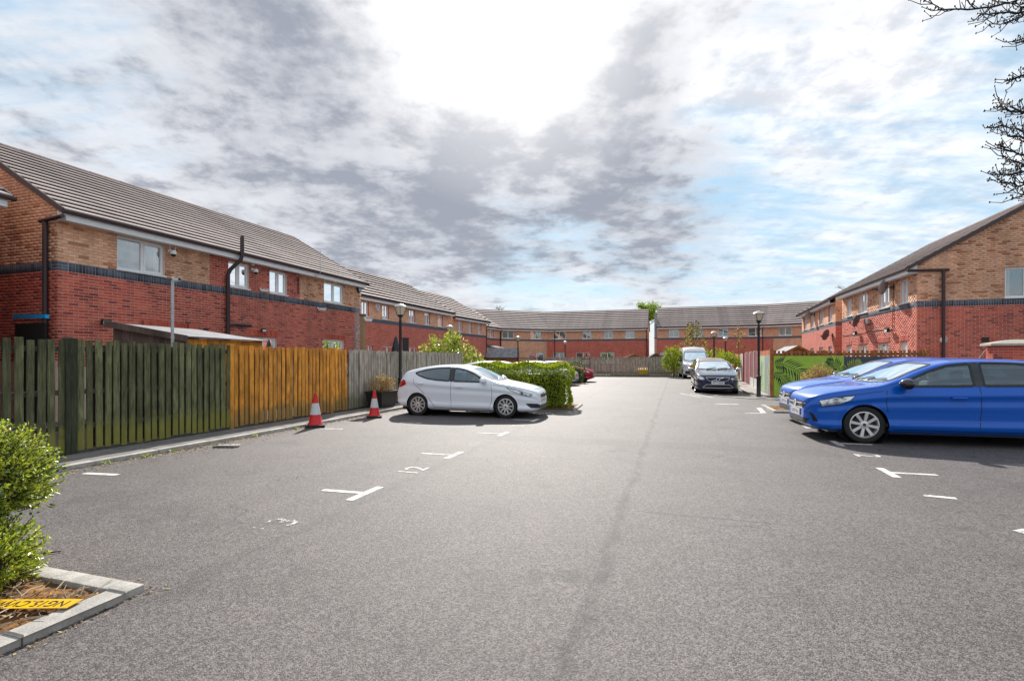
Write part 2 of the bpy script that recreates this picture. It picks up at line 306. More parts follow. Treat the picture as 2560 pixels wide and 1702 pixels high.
# ------------------------------------------------------------------ ground, asphalt, kerbs, paint
TH = 17.8                                  # the court's long axis, degrees right of the camera axis
U = Vector((math.sin(R(TH)), math.cos(R(TH)), 0)); NL = Vector((-math.cos(R(TH)), math.sin(R(TH)), 0))
A_U = 90-TH; A_N = 180-TH
def asphalt():
    m, t, b = newmat('worn_asphalt'); oc = t.n('ShaderNodeTexCoord').outputs['Object']; s = t.n('ShaderNodeSeparateXYZ', i_0=oc); x, y = s.outputs[0], s.outputs[1]
    vo = t.n('ShaderNodeTexVoronoi', i_Vector=oc, i_Scale=125.); vs = t.n('ShaderNodeSeparateXYZ', i_0=vo.outputs['Color'])
    vo2 = t.n('ShaderNodeTexVoronoi', i_Vector=oc, i_Scale=60.); v2 = t.n('ShaderNodeSeparateXYZ', i_0=vo2.outputs['Color'])
    st = t.m('ADD', t.m('MULTIPLY', vs.outputs[0], .62), t.m('MULTIPLY', v2.outputs[1], .38))
    gap = t.map(vo.outputs['Distance'], .55, .95)
    c = t.mix(t.map(st, .22, .82, 0, 1, False), (.038,.032,.031), (.190,.163,.156))
    c = t.mix(t.m('MULTIPLY', gap, .75), c, (.030,.026,.027))
    big = t.noise(oc, .22, 5, .6); mid = t.noise(oc, 1.7, 6, .65); pat = t.noise(t.vm('ADD', oc, (40, 3, 0)), .55, 5, .7)
    val = t.m('MULTIPLY', t.map(big, .3, .7, .86, 1.14, False), t.map(mid, .25, .75, .86, 1.12, False))
    val = t.m('MULTIPLY', val, t.map(pat, .52, .72, 1., .72))
    wob = t.m('MULTIPLY', t.m('SUBTRACT', t.noise(oc, 2.2, 5, .65), .5), .35)
    def line(x0, y0, k, w0, w1, amp):
        d = t.m('ABSOLUTE', t.m('ADD', t.m('SUBTRACT', t.m('SUBTRACT', x, x0), t.m('MULTIPLY', t.m('SUBTRACT', y, y0), k)), wob))
        return t.m('SUBTRACT', 1., t.m('MULTIPLY', t.map(d, w0, w1, amp, 0.), t.map(t.noise(oc, 3.3, 5, .6), .3, .6, .25, 1.)))
    val = t.m('MULTIPLY', val, line(.98, 4.64, .325, .0, .085, .55)); val = t.m('MULTIPLY', val, line(-1.36, 5.98, .315, .0, .16, .24)); val = t.m('MULTIPLY', val, line(3.6, 8.5, .33, .0, .08, .12))
    # a cross crack off the seam
    d = t.m('ABSOLUTE', t.m('ADD', t.m('ADD', t.m('SUBTRACT', y, 4.98), t.m('MULTIPLY', t.m('SUBTRACT', x, 1.2), .33)), t.m('MULTIPLY', wob, .25)))
    crk = t.m('MULTIPLY', t.map(d, .006, .03, .5, 0.), t.m('MULTIPLY', t.map(x, 1.15, 1.3), t.map(x, 2.6, 2.2)))
    val = t.m('MULTIPLY', val, t.m('SUBTRACT', 1, crk))
    # oil drips in the bays, a faint reinstated trench, hairline cracks
    oil = t.m('MULTIPLY', t.map(t.noise(t.vm('ADD', oc, (11, 5, 2)), 1.15, 3, .5), .66, .74), .38); val = t.m('MULTIPLY', val, t.m('SUBTRACT', 1, oil))
    hc = t.n('ShaderNodeTexVoronoi', feature='DISTANCE_TO_EDGE', i_Vector=t.vm('ADD', oc, t.vm('SCALE', t.n('ShaderNodeTexNoise', i_Vector=oc, i_Scale=1.5, i_Detail=6.).outputs[1], (0, 0, 0))), i_Scale=.33)
    val = t.m('MULTIPLY', val, t.m('SUBTRACT', 1, t.m('MULTIPLY', t.map(hc.outputs['Distance'], .0, .006, .55, 0.), t.map(t.noise(oc, .5, 3), .50, .60))))
    tr_ = t.m('MULTIPLY', t.map(t.m('ABSOLUTE', t.m('SUBTRACT', t.m('ADD', y, t.m('MULTIPLY', x, .31)), 9.6)), .34, .37, .16, 0.), t.m('MULTIPLY', t.map(x, -.5, -.4), t.map(x, 5.2, 5.1))); val = t.m('MULTIPLY', val, t.m('SUBTRACT', 1, tr_))
    c = hsv(t, c, val); c = t.mix(t.m('MULTIPLY', t.map(t.noise(oc, 9, 4, .7), .68, .78), .35), c, (.20,.13,.08))
    t.put(b.inputs['Base Color'], c); b.inputs['Roughness'].default_value = .70; b.inputs['Specular IOR Level'].default_value = .46
    h = t.m('ADD', t.m('MULTIPLY', st, .6), t.m('SUBTRACT', 1, vo.outputs['Distance']))
    t.put(b.inputs['Normal'], t.n('ShaderNodeBump', i_Strength=.55, i_Distance=.005, i_Height=h).outputs[0]); return m
mAsph = asphalt()
mSoil = M('dull_turf', (.06,.075,.03), .95, col2=(.10,.085,.055), scale=.8, var=.3)
def sheet(name, poly, z, mat, kind='structure', parent=None):
    o = MB().add([(p[0], p[1], z) for p in poly], [tuple(range(len(poly)))]).build(name, mat, parent)
    if kind: o['kind'] = kind
    return o
sheet('ground', [(-500,-300),(500,-300),(500,900),(-500,900)], -.03, mSoil)
sheet('car_park', [(-16,-14),(40,-14),(40,10),(34,46),(-2,60),(-16,20)], 0, mAsph)
mPath = M('grey_tarmac_path', (.13,.12,.115), .9, col2=(.19,.175,.165), scale=3, var=.25, bump=.5, bscale=90)
K0 = G(139, 1181.6)
def kerb_run(O, ang, t0, t1, w, h, name='kerb', ln=.915, first=None, zb=-.04):
    k = bpy.data.objects.new(name, None); COL.objects.link(k); k.location = (O[0], O[1], 0); k.rotation_euler = (0,0,R(ang)); k['kind'] = 'structure'
    cache = {}; t = t0
    while t < t1-.05:
        l = min(first if (first and t == t0) else ln, t1-t); key = round(l, 3)
        if key not in cache: cache[key] = MB().cbox(.004, l-.004, 0, w, zb, h, .012).mesh('kerb_stone', mKerb, True)
        link('kerb_stone', cache[key], k, (t, random.uniform(-.006,.006), random.uniform(-.004,.004)), (0,0,random.uniform(-.004,.004))); t += l
    return k
kerb_run(K0, A_U, -5, 26, .125, .065)
e = K0+NL*.125; f_ = K0+NL*.95
sheet('footpath', [(e-U*5).to_tuple(), (e+U*26).to_tuple(), (f_+U*26).to_tuple(), (f_-U*5).to_tuple()], .052, mPath)
# near planting bed, its edging and mulch
TIP = G(362, 1478)
ka = kerb_run(TIP, A_N, 0, 4.2, .125, .048, first=.70)
kb = kerb_run(TIP, A_U-180, .128, 4.6, -.125, .046, first=.52)
mMulch = M('brown_mulch', (.27,.12,.025), .95, col2=(.09,.05,.02), scale=9, var=.4, bump=1.0, bscale=45)
def bed(name, O, nl, u, a, b, z, n=60, amp=.025):
    mb = MB(); vs = []
    for i in range(n+1):
        for j in range(n+1):
            p = O+nl*(a*i/n)+u*(b*j/n); vs.append((p.x, p.y, z+amp*(rng.random()-.5)*2))
    mb.add(vs, [(i*(n+1)+j, (i+1)*(n+1)+j, (i+1)*(n+1)+j+1, i*(n+1)+j+1) for i in range(n) for j in range(n)])
    return mb.build(name, mMulch, None, True, 80, kind='structure')
bed('planting_bed', TIP+NL*.12-U*.12, NL, -U, 4.0, 4.4, .016, 110, .012)
# paint
def paintmat(name='worn_white_paint', lo=.40, hi=.52):
    m, t, b = newmat(name); oc = t.n('ShaderNodeTexCoord').outputs['Object']
    b.inputs['Base Color'].default_value = (.62,.60,.565,1); b.inputs['Roughness'].default_value = .8
    f = t.map(t.m('ADD', t.m('MULTIPLY', t.noise(oc, 6, 5, .7), .6), t.m('MULTIPLY', t.noise(oc, 55, 4, .6), .45)), lo, hi)
    mx = t.n('ShaderNodeMixShader', i_0=f); tr = t.n('ShaderNodeBsdfTransparent'); t.put(mx.inputs[1], tr.outputs[0]); t.put(mx.inputs[2], b.outputs[0])
    out = [n for n in t.nt.nodes if n.type == 'OUTPUT_MATERIAL'][0]; t.nt.links.new(mx.outputs[0], out.inputs[0]); return m
mPaint = paintmat(); mPaintW = paintmat('very_worn_white_paint', .50, .60)
def mark(name, quads, label=None, mat=None, z=.004):
    mb = MB()
    for q in quads: mb.add([(p[0], p[1], z) for p in q], [tuple(range(len(q)))])
    o = mb.build(name, mat or mPaint); o['kind'] = 'structure'; return o
def strip(a, b, w):
    a = Vector((a[0], a[1], 0)); b = Vector((b[0], b[1], 0)); d = (b-a).normalized(); n = Vector((-d.y, d.x, 0))*w/2
    return [a-n, b-n, b+n, a+n]
SB = Vector((.31, .95, 0)).normalized(); PB = Vector((-.966, .258, 0))
def tmark(c, sgn, bar=.6, stem=.5, mat=None):
    c = Vector((c[0], c[1], 0)); d = PB*sgn
    s0 = c+d*.052
    mark('bay_marking', [strip(c-SB*bar/2, c+SB*bar/2, .1), strip(s0, s0+d*stem, .085)], mat=mat)
for k in range(4): tmark((-1.64+.735*k, 5.62+2.24*k), 1)
tmark((4.98, 6.65), -1); tmark((5.80, 8.96), -1); tmark((6.55, 11.2), -1)
for a, b in (((295,1187),(210,1183)), ((600,1111.5),(545,1112.5)), ((857,1072.5),(800,1071.5)), ((2308,1238),(2391,1246)), ((1053,1057),(1000,1057))):
    mark('bay_marking', [strip(G(*a), G(*b), .09)])
def number(txt, c, ang, size, mat=None):
    vs, fs = text_mesh(txt, size, 0); rot = Matrix.Rotation(R(ang), 3, 'Z')
    o = MB().add([rot @ Vector((v[0]*1.05, v[1], 0))+Vector((c[0], c[1], .0045)) for v in vs], fs).build('bay_number', mat or mPaint); o['kind'] = 'structure'
number('12', G(1034, 1176), A_N-90, .44); number('11', G(1186, 1110), A_N-90, .40, mPaintW); number('13', G(690, 1314), A_N-90, .42, mPaintW)
number('10', G(1293, 1066), A_N-90, .4); number('2', G(2166, 1139), A_N-270, .5)
mark('bay_marking', [strip(G(2549,1331), G(2575,1326), .1)]); mark('bay_marking', [strip((7.40,22.1),(7.42,19.7),.09), strip((7.75,21.8),(7.85,19.6),.09)])
mark('bay_marking', [strip(G(1789,1010), G(1846,1010.5), .16)]); mark('bay_marking', [strip((7.62,15.5),(7.0,13.95),.14), strip((6.93,13.95),(6.5,14.0),.12)])
# right-hand footway with its kerb, dropped kerb line round the apron
FR0 = Vector((10.35, 20.0, 0)); A_FR = 90-20.5; UF = Vector((math.sin(R(20.5)), math.cos(R(20.5)), 0))
pl = [(10.2,19.75),(10.25,22.1),(12.55,28.1),(16.2,36.5),(18.6,42.4)]
fr = [FR0+UF*24, FR0]
sheet('footway', pl+[tuple(q.to_tuple()[:2]) for q in fr], .06, M('pinkish_footway', (.30,.265,.25), .9, var=.15, scale=3, bump=.4))
sheet('verge_strip', [(9.9,18.55),(15.2,16.85),(15.6,18.3),(10.4,19.95)], .03, mPath)
def kerb_line(pts, w, h):
    for a, b in zip(pts[:-1], pts[1:]):
        a = Vector((*a, 0)); b = Vector((*b, 0)); d = b-a
        kerb_run(a, math.degrees(math.atan2(d.y, d.x)), 0, d.length, w, h)
kerb_line([(18.6,42.4),(16.2,36.5),(12.55,28.1),(10.25,22.1),(10.1,19.85)], .12, .085)
kerb_line([(8.15,22.15),(8.35,20.2),(9.0,18.9),(9.9,18.35),(15.0,16.75)], .12, .03)
B2 = Vector((7.32, 14.05, 0))
bed('planting_bed', B2+SB*.1-PB*.1, -PB, SB, 6.0, 1.9, .03, 40, .02)
kerb_line([(B2+SB*2.1).to_tuple()[:2], B2.to_tuple()[:2], (B2-PB*6).to_tuple()[:2]], .11, .06)
# ------------------------------------------------------------------ houses
def front_map(a, d, z): return (a, -d, z)
def wbox(mb, mp, a0, a1, d0, d1, z0, z1, m=0):
    p = [mp(a0,d0,z0), mp(a1,d0,z0), mp(a1,d1,z0), mp(a0,d1,z0), mp(a0,d0,z1), mp(a1,d0,z1), mp(a1,d1,z1), mp(a0,d1,z1)]
    mb.add(p, [(0,3,2,1),(4,5,6,7),(0,1,5,4),(1,2,6,5),(2,3,7,6),(3,0,4,7)], m)
def wall_sheet(par, mp, a0, a1, zones, ops, name='wall', depth=.22):
    """brick skin: zones = [(a0,a1,z0,z1,material)], cut round the openings, with reveals"""
    mats = []; mb = MB()
    for (za0, za1, z0, z1, mt) in zones:
        if mt not in mats: mats.append(mt)
        mi = mats.index(mt)
        xs = sorted({za0, za1, *[min(max(q, za0), za1) for o in ops for q in o[:2]]}); zs = sorted({z0, z1, *[min(max(q, z0), z1) for o in ops for q in o[2:4]]})
        for i in range(len(xs)-1):
            for j in range(len(zs)-1):
                cx, cz = (xs[i]+xs[i+1])/2, (zs[j]+zs[j+1])/2
                if xs[i+1]-xs[i] < 1e-4 or zs[j+1]-zs[j] < 1e-4: continue
                if any(o[0] < cx < o[1] and o[2] < cz < o[3] for o in ops): continue
                mb.add([mp(xs[i],0,zs[j]), mp(xs[i+1],0,zs[j]), mp(xs[i+1],0,zs[j+1]), mp(xs[i],0,zs[j+1])], [(0,1,2,3)], mi)
    for o in ops:
        for (p, q) in (((o[0],o[2]),(o[1],o[2])), ((o[1],o[2]),(o[1],o[3])), ((o[1],o[3]),(o[0],o[3])), ((o[0],o[3]),(o[0],o[2]))):
            mb.add([mp(p[0],0,p[1]), mp(q[0],0,q[1]), mp(q[0],-depth,q[1]), mp(p[0],-depth,p[1])], [(0,1,2,3)], 0)
    return mb.build(name, mats, par)
mCurt = M('pale_curtain', (.60,.57,.52), .9, var=.1)
def window(par, mp, a0, a1, z0, z1, split=(.5,), pane=None, sill=True, rec=.07, fw=.065, thin=False):
    """uPVC casement: frame with mullions, a pane of glass per light, a sill"""
    mb = MB(); d0, d1 = -rec-.06, -rec
    wbox(mb, mp, a0+.003, a1-.003, d0, d1, z0+.003, z0+fw); wbox(mb, mp, a0+.003, a1-.003, d0, d1, z1-fw, z1-.003)
    xs = [a0+.003]+[a0+(a1-a0)*q for q in split]+[a1-.003]
    for i, q in enumerate(xs):
        lo, hi = (q, q+fw) if i == 0 else (q-fw, q) if i == len(xs)-1 else (q-fw*.7, q+fw*.7)
        wbox(mb, mp, lo, hi, d0, d1-.002, z0+fw, z1-fw)
    w = mb.build('window', mUPVC, par)
    if isinstance(pane, (list, tuple)): ps = pane
    else: ps = [pane or mPane]*(len(xs)-1)
    for i in range(len(xs)-1):
        q = MB(); wbox(q, mp, xs[i]+fw*.7, xs[i+1]-fw*.7, d0+.02, d0+.032, z0+fw-.006, z1-fw+.006); q.build('pane', mWin, w)
        q = MB(); wbox(q, mp, xs[i]+fw*.5, xs[i+1]-fw*.5, d0-.075, d0-.06, z0+.01, z1-.01); q.build('window_backing', ps[i], w)  # board behind the glass; the dark ones paint in an unlit room
        if not thin and ps[i] is not mPaneL:
            cw = (xs[i+1]-xs[i])*random.choice((.16, .24, .30)); q = MB(); c0 = xs[i]+fw*.6 if i == 0 else xs[i+1]-fw*.6-cw; k = 5
            for j in range(k): wbox(q, mp, c0+cw*j/k, c0+cw*(j+1)/k-.004, d0-.055+.012*(j % 2), d0-.04+.012*(j % 2), z0+.02, z1-.02)
            q.build('curtain', mCurt, w)
        if not thin and i != 0:
            q = MB()       # opening sash stands a little proud
            x0, x1, e = xs[i]+fw*.35, xs[i+1]-fw*.35, .035
            for (p0, p1, r0, r1) in ((x0, x1, z0+fw*.55, z0+fw*.55+e+.02), (x0, x1, z1-fw*.55-e-.02, z1-fw*.55), (x0, x0+e+.015, z0+fw*.55+e+.02, z1-fw*.55-e-.02), (x1-e-.015, x1, z0+fw*.55+e+.02, z1-fw*.55-e-.02)): wbox(q, mp, p0, p1, d1-.03, d1+.012, r0, r1)
            q.build('sash', mUPVC, w)
    if sill:
        q = MB(); wbox(q, mp, a0-.03, a1+.03, -rec, .045, z0-.035, z0+.004); q.build('sill', mUPVC, w)
    return w
BRICKS = {}
def brick_field(par, mp, key, a0, a1, z_lo, zb0, zb1, z_hi, ops, colour, limit=None, n_single=0, quoin=None, cam_local=None, single_ok=None, pr=.006):
    """real bricks over a mortar sheet; the n_single nearest full bricks are objects of their own"""
    cols = {'red': mRed, 'buff': mBuff, 'blue': mBlue}; lst = list(cols); pieces = []
    BW, BH, JT, PR = .213, .063, .012, pr
    def row(z, h, off, x0, x1, c):
        cuts = [(x0, x1)]
        for o in ops:
            if o[2] < z+h*.6 and o[3] > z+h*.4:
                cuts = [q for (p, r) in cuts for q in ((p, min(r, o[0])), (max(p, o[1]), r)) if q[1]-q[0] > .03]
        i = math.floor((x0-a0+off)/.225)-1
        while True:
            b0 = a0-off+i*.225; b1 = b0+BW; i += 1
            if b0 > x1: break
            for (p, r) in cuts:
                q0, q1 = max(b0, p), min(b1, r)
                if q1-q0 > .03: pieces.append((q0, q1, z+JT/2, z+h-JT/2, c))
    def zone_rows(z, up, odd):
        while (z+.075 <= z_hi+1e-6) if up else (z-.075 >= z_lo-1e-6):
            zz = z if up else z-.075
            lo, hi = (a0, a1) if not limit else limit(zz+.075)
            if hi-lo > .1:
                for (c0, c1, c) in colour(zz): 
                    if min(hi,c1)-max(lo,c0) > .03: row(zz, .075, .0 if odd else .1125, max(lo,c0), min(hi,c1), c)
            odd = not odd; z = z+.075 if up else z-.075
    zone_rows(zb0, False, True); zone_rows(zb1, True, True)
    x = a0; q0, q1 = a0, a1
    if quoin:
        for s in quoin:
            lo = a0 if s == 0 else a1-.225
            for k in range(3):
                for (p, r) in (((lo, lo+.10), (lo+.11, lo+.215)) if k % 2 else ((lo, lo+.215),)): pieces.append((p, r, zb0+.005+k*.075, zb0+.07+k*.075, 'blue'))
        if 0 in quoin: q0 += .225
        if 1 in quoin: q1 -= .225
    x = q0
    while x+.065 <= q1:
        if not any(o[0]-.01 < x+.03 < o[1]+.01 and o[2] < zb0+.1 < o[3] for o in ops): pieces.append((x+.005, x+.07, zb0+.005, zb1-.005, 'blue'))
        x += .075
    # nearest whole bricks
    full = [p for p in pieces if p[4] != 'blue' and abs(p[1]-p[0]-BW) < 1e-4 and (single_ok is None or single_ok(p))]
    full.sort(key=lambda p: (Vector(mp((p[0]+p[1])/2, 0, p[2]))-cam_local).length if cam_local is not None else 0)
    single = set(map(id, full[:n_single])); rest = [p for p in pieces if id(p) not in single]
    for p in full[:n_single]:
        k = (key, p[4])
        if k not in BRICKS:
            mb = MB(); o = mp(0,0,0); m2 = lambda a, d, z: tuple(u-v for u, v in zip(mp(a,d,z), o)); wbox(mb, m2, 0, BW, -.02, PR, 0, BH); BRICKS[k] = mb.mesh('brick', cols[p[4]])
        link('brick', BRICKS[k], par, mp(p[0], random.uniform(-.0015,.0015), p[2]))
    V = []; mi = []
    for p in rest:
        j = random.uniform(-.0015,.0015)
        V.append([mp(p[0],PR+j,p[2]), mp(p[1],PR+j,p[2]), mp(p[1],PR+j,p[3]), mp(p[0],PR+j,p[3]), mp(p[0],-.004,p[2]), mp(p[1],-.004,p[2]), mp(p[1],-.004,p[3]), mp(p[0],-.004,p[3])]); mi += [lst.index(p[4])]*5
    V = np.array(V).reshape(-1, 3); n = len(rest)
    fq = np.array([[0,1,2,3],[0,4,5,1],[1,5,6,2],[2,6,7,3],[3,7,4,0]])
    Fq = (np.arange(n)[:, None, None]*8+fq[None]).reshape(-1, 4)
    link('brickwork', npmesh('brickwork', V, Fq, [cols[c] for c in lst], mi), par, kind='stuff')
def roof(par, L, W, ze, pitch=30, x0=-.06, x1=None, k0=0., k1=0., ov=.34, n=14, tile=None, ridge=True, verge=(True, True), back=True, lift_=.044):
    """front slope laid in tile courses (each a slab lapping the one below), rear slope, ridge, verges"""
    x1 = L+.06 if x1 is None else x1; tile = tile or mTile; tp = math.tan(R(pitch)); cp = math.cos(R(pitch)); sp = math.sin(R(pitch))
    ztop = lambda y: ze+.22+(y+ov)*tp
    ym = W/2; sl = (ym+ov)/cp; g = sl/n
    base = MB().add([(x0+k0*-ov,-ov,ztop(-ov)-.02),(x1+k1*-ov,-ov,ztop(-ov)-.02),(x1+k1*ym,ym,ztop(ym)-.02),(x0+k0*ym,ym,ztop(ym)-.02)], [(0,1,2,3)]).build('roof', mTileD, par)  # dark colour here adds to the shadow gaps under the courses
    if back: MB().add([(x0+k0*ym,ym,ztop(ym)),(x1+k1*ym,ym,ztop(ym)),(x1+k1*(W+ov),W+ov,ztop(-ov)),(x0+k0*(W+ov),W+ov,ztop(-ov))], [(0,1,2,3)]).build('rear_slope', tile, base)
    me = None
    for i in range(n):
        s0 = i*g; y0 = -ov+s0*cp; ya = y0-.03; yb = y0+g*cp+.02
        if me is None or k0 or k1:
            mb = MB(); th = .03; lift = lift_
            def pt(x, yl, h): return (x, yl-h*sp*0, yl*tp+h)
            xa0, xa1, xb0, xb1 = x0+k0*ya, x1+k1*ya, x0+k0*yb, x1+k1*yb
            dy = yb-ya
            mb.add([(xa0,-.03,-.03*tp+lift),(xa1,-.03,-.03*tp+lift),(xa1,-.03+.004,-.03*tp+lift+th),(xa0,-.03+.004,-.03*tp+lift+th),(xb1,dy-.03,(dy-.03)*tp+.006),(xb0,dy-.03,(dy-.03)*tp+.006)], [(0,1,2,3),(3,2,4,5)])
            mb.add([(xa0,-.03,-.03*tp+lift),(xa0,-.026,-.03*tp+lift+th),(xb0,dy-.03,(dy-.03)*tp+.006)], [(0,1,2)]); mb.add([(xa1,-.03,-.03*tp+lift),(xa1,-.026,-.03*tp+lift+th),(xb1,dy-.03,(dy-.03)*tp+.006)], [(0,1,2)])
            me = mb.mesh('tile_course', tile)
        link('tile_course', me, base, (random.uniform(-.004,.004), y0, ztop(y0)-.018+random.uniform(-.002,.002)), (0, random.uniform(-.0004,.0004), 0))
    if ridge:
        rx0, rx1 = x0+k0*ym, x1+k1*ym; nn = max(1, int((rx1-rx0)/.45)); l = (rx1-rx0)/nn
        mb = MB(); mb.tube([(0,0,0),(l-.012,0,0)], .085, 10); rm = mb.mesh('ridge_tile', mTileD if tile is None else tile, True)
        for i in range(nn): link('ridge_tile', rm, base, (rx0+i*l, ym, ztop(ym)-.02+random.uniform(-.004,.004)))
    for s, x in ((0, x0), (1, x1)):
        if not verge[s]: continue
        kk = (k0, k1)[s]; t = .035 if s else -.035; mb = MB()
        a, b = (-ov, ym)
        for (p, q) in ((a, b), (W+ov, b)):
            vs = [(x, p, ztop(-ov)-.10), (x+t, p, ztop(-ov)-.10), (x+t, p, ztop(-ov)+.05), (x, p, ztop(-ov)+.05), (x, q, ztop(ym)-.10), (x+t, q, ztop(ym)-.10), (x+t, q, ztop(ym)+.05), (x, q, ztop(ym)+.05)]
            mb.add(vs, [(0,3,2,1),(4,5,6,7),(0,1,5,4),(1,2,6,5),(2,3,7,6),(3,0,4,7)])
        mb.build('verge', mTileD, base)
    return base
def eaves(par, L, W, ze, x0=0., x1=None, ov=.34, gut=(-.06, .06), box=True):
    x1 = L if x1 is None else x1
    mb = MB(); mb.box(x0, x1, -ov+.05, .0, ze, ze+.012); mb.box(x0, x1, -ov+.03, -ov+.05, ze-.015, ze+.23); mb.build('fascia', mUPVC, par)
    if box:
        for xx in (x0-.006, x1-.012):
            MB().add([(xx,-ov+.03,ze-.013),(xx+.018,-ov+.03,ze-.013),(xx+.018,-.0,ze-.013),(xx,0,ze-.013),(xx,-ov+.03,ze+.20),(xx+.018,-ov+.03,ze+.20),(xx+.018,0,ze+.38),(xx,0,ze+.38)], [(0,3,2,1),(4,5,6,7),(0,1,5,4),(1,2,6,5),(2,3,7,6),(3,0,4,7)]).build('eaves_box_end', mUPVC, par)
    y = -ov-.025; z = ze+.185; pr = [(-.052, .03), (-.056, -.01), (-.04, -.045), (0, -.058), (.04, -.045), (.052, -.01), (.052, .03), (.042, .03), (.04, -.01), (0, -.045), (-.042, -.01), (-.042, .03)]
    n = len(pr); a, b = x0+gut[0], x1+gut[1]
    MB().add([(a, y+p, z+q) for p, q in pr]+[(b, y+p, z+q) for p, q in pr], [(i,(i+1)%n,n+(i+1)%n,n+i) for i in range(n)]+[tuple(range(n)), tuple(range(2*n-1,n-1,-1))]).build('gutter', mBrownP, par, True)
def shell(par, L, W, ze, m, ends=(1,1), y0=0., zb=0.):
    """gable ends, rear wall in plain brickwork; front is built apart"""
    tp = math.tan(R(30)); zr = ze+.13+(W/2+.34)*tp
    mb = MB(); mb.add([(0,W,zb),(L,W,zb),(L,W,ze),(0,W,ze)], [(0,1,2,3)])
    for e, x in ((0,0),(1,L)):
        if ends[e]: mb.add([(x,y0,zb),(x,W,zb),(x,W,ze+.32),(x,W/2,zr),(x,0,ze+.32)], [(0,1,2,3,4)])
    return mb.build('wall', m, par)
def gable_zones(par, x, W, zb0, zb1, ze, red, buff, blue, y1=None, name='gable_wall'):
    tp = math.tan(R(30)); zr = ze+.13+(W/2+.34)*tp
    MB().add([(x,0,0),(x,W,0),(x,W,zb0),(x,0,zb0)], [(0,1,2,3)]).add([(x,0,zb0),(x,W,zb0),(x,W,zb1),(x,0,zb1)], [(0,1,2,3)], 2).add([(x,0,zb1),(x,W,zb1),(x,W,ze+.32),(x,W/2,zr),(x,0,ze+.32)], [(0,1,2,3,4)], 1).build(name, [red, buff, blue], par)
def downpipe(par, pts, r=.036, name='downpipe'):
    return MB().tube(pts, r, 10).build(name, mBrownP, par, True)
def far_house(label, O, ang, L, ups, zb0, zb1, ze, W=7.8, lows=(), lower=None, upper=None, k0=0., k1=0., x0=None, x1=None, pipes=(), verge=(True, True), n=10, tile=None, panes=None, wz=None, cat='house', ends=(1,1)):
    t = thing('terrace_house', label, cat, (O[0], O[1], 0), ang)
    ops = []
    for (a, b, *r) in ups: ops.append((a, b, zb1+.06, ze-.04))
    for (a, b, *r) in lows: ops.append((a, b, (wz or (1.1, 2.3))[0], (wz or (1.1, 2.3))[1]))
    zones = []
    for (a, b, mt) in (lower or [(0, L, wRed)]): zones.append((a, b, -.02, zb0, mt))
    zones.append((0, L, zb0, zb1, wBlue))
    for (a, b, mt) in (upper or [(0, L, wBuff)]): zones.append((a, b, zb1, ze+.2, mt))
    wall_sheet(t, front_map, 0, L, zones, ops)
    shell(t, L, W, ze, wBuff, ends=(0,0))
    for e, x in ((0,0),(1,L)):
        if ends[e]: gable_zones(t, x, W, zb0, zb1, ze, wRed, wBuff, wBlue)
    for i, o in enumerate(ops): window(t, front_map, *o, pane=(panes or [mPane, mPaneD, mPaneL])[i % len(panes or [1,2,3])], thin=True, sill=True)
    roof(t, L, W, ze, x0=-.06 if x0 is None else x0, x1=x1, k0=k0, k1=k1, n=n, verge=verge, lift_=.085, tile=tile)
    eaves(t, L, W, ze, box=False)
    for a in pipes: downpipe(t, [(a,-.34,ze+.03),(a,-.3,ze-.05),(a,-.05,ze-.25),(a,-.05,.05)])
    return t
def ups_at(O, ang, pairs): return [tuple(along(O, ang, q) for q in p) for p in pairs]
# --- house A, near left
OA = (-10.9, 12.04); AA = 71.5; LA = 12.06; WA = 7.9; ZB0, ZB1, ZE = 3.635, 3.86, 4.82
hA = thing('brick_house', 'two storey house of red and buff brick behind the green and orange fence', 'house', (*OA, 0), AA)
opsA = [(1.336, 2.644, 3.90, 4.80), (4.797, 5.65, 3.92, 4.77), (6.556, 7.417, 3.92, 4.77), (9.50, 10.79, 3.92, 4.77), (5.62, 6.90, 1.05, 2.31), (9.42, 10.80, 1.05, 2.33)]
camA = hA.matrix_world
def local_cam(t):
    m = Matrix.Translation(t.location) @ Matrix.Rotation(t.rotation_euler.z, 4, 'Z'); return m.inverted() @ Vector((0,0,EYE))
wall_sheet(hA, front_map, 0, LA, [(0, LA, 0, ZB0, mMort), (0, LA, ZB0, ZB1, mMortG), (0, 4.1, ZB1, ZE+.1, mMortB), (4.1, 8.1, ZB1, ZE+.1, mMort), (8.1, LA, ZB1, ZE+.1, mMortB)], opsA)
def colA(z):
    if z < ZB0: return [(0, LA, 'red')]
    return [(0, 4.1, 'buff'), (4.1, 8.1, 'red'), (8.1, LA, 'buff')]
brick_field(hA, front_map, 'A', 0, LA, 1.25, ZB0, ZB1, ZE+.08, opsA, colA, n_single=300, quoin=(0,), cam_local=local_cam(hA), single_ok=lambda p: p[2] > 1.85)
gm0 = lambda a, d, z: (-d, a, z)
tp30 = math.tan(R(30)); gab = lambda W, ze: (lambda z: (max(0, (z-ze-.15)/tp30-.34), W-max(0, (z-ze-.15)/tp30-.34)))
def gable_mortar(par, x, W, zb0, zb1, ze): gable_zones(par, x, W, zb0, zb1, ze, mMort, mMortB, mMortG)
gable_mortar(hA, 0, WA, ZB0, ZB1, ZE); gable_zones(hA, LA, WA, ZB0, ZB1, ZE, wRed, wBuff, wBlue); shell(hA, LA, WA, ZE, wBuff, (0,0))
brick_field(hA, gm0, 'Ag', 0, WA, 1.4, ZB0, ZB1, 7.4, [], lambda z: [(0, WA, 'red' if z < ZB0 else 'buff')], limit=gab(WA, ZE), quoin=(0,))
for i, o in enumerate(opsA): window(hA, front_map, *o, split=(.55,) if i in (0,) else (.5,), pane=[[mPaneL, mPane], mPane, mPane, mPane, mPaneD, mPaneD][i])
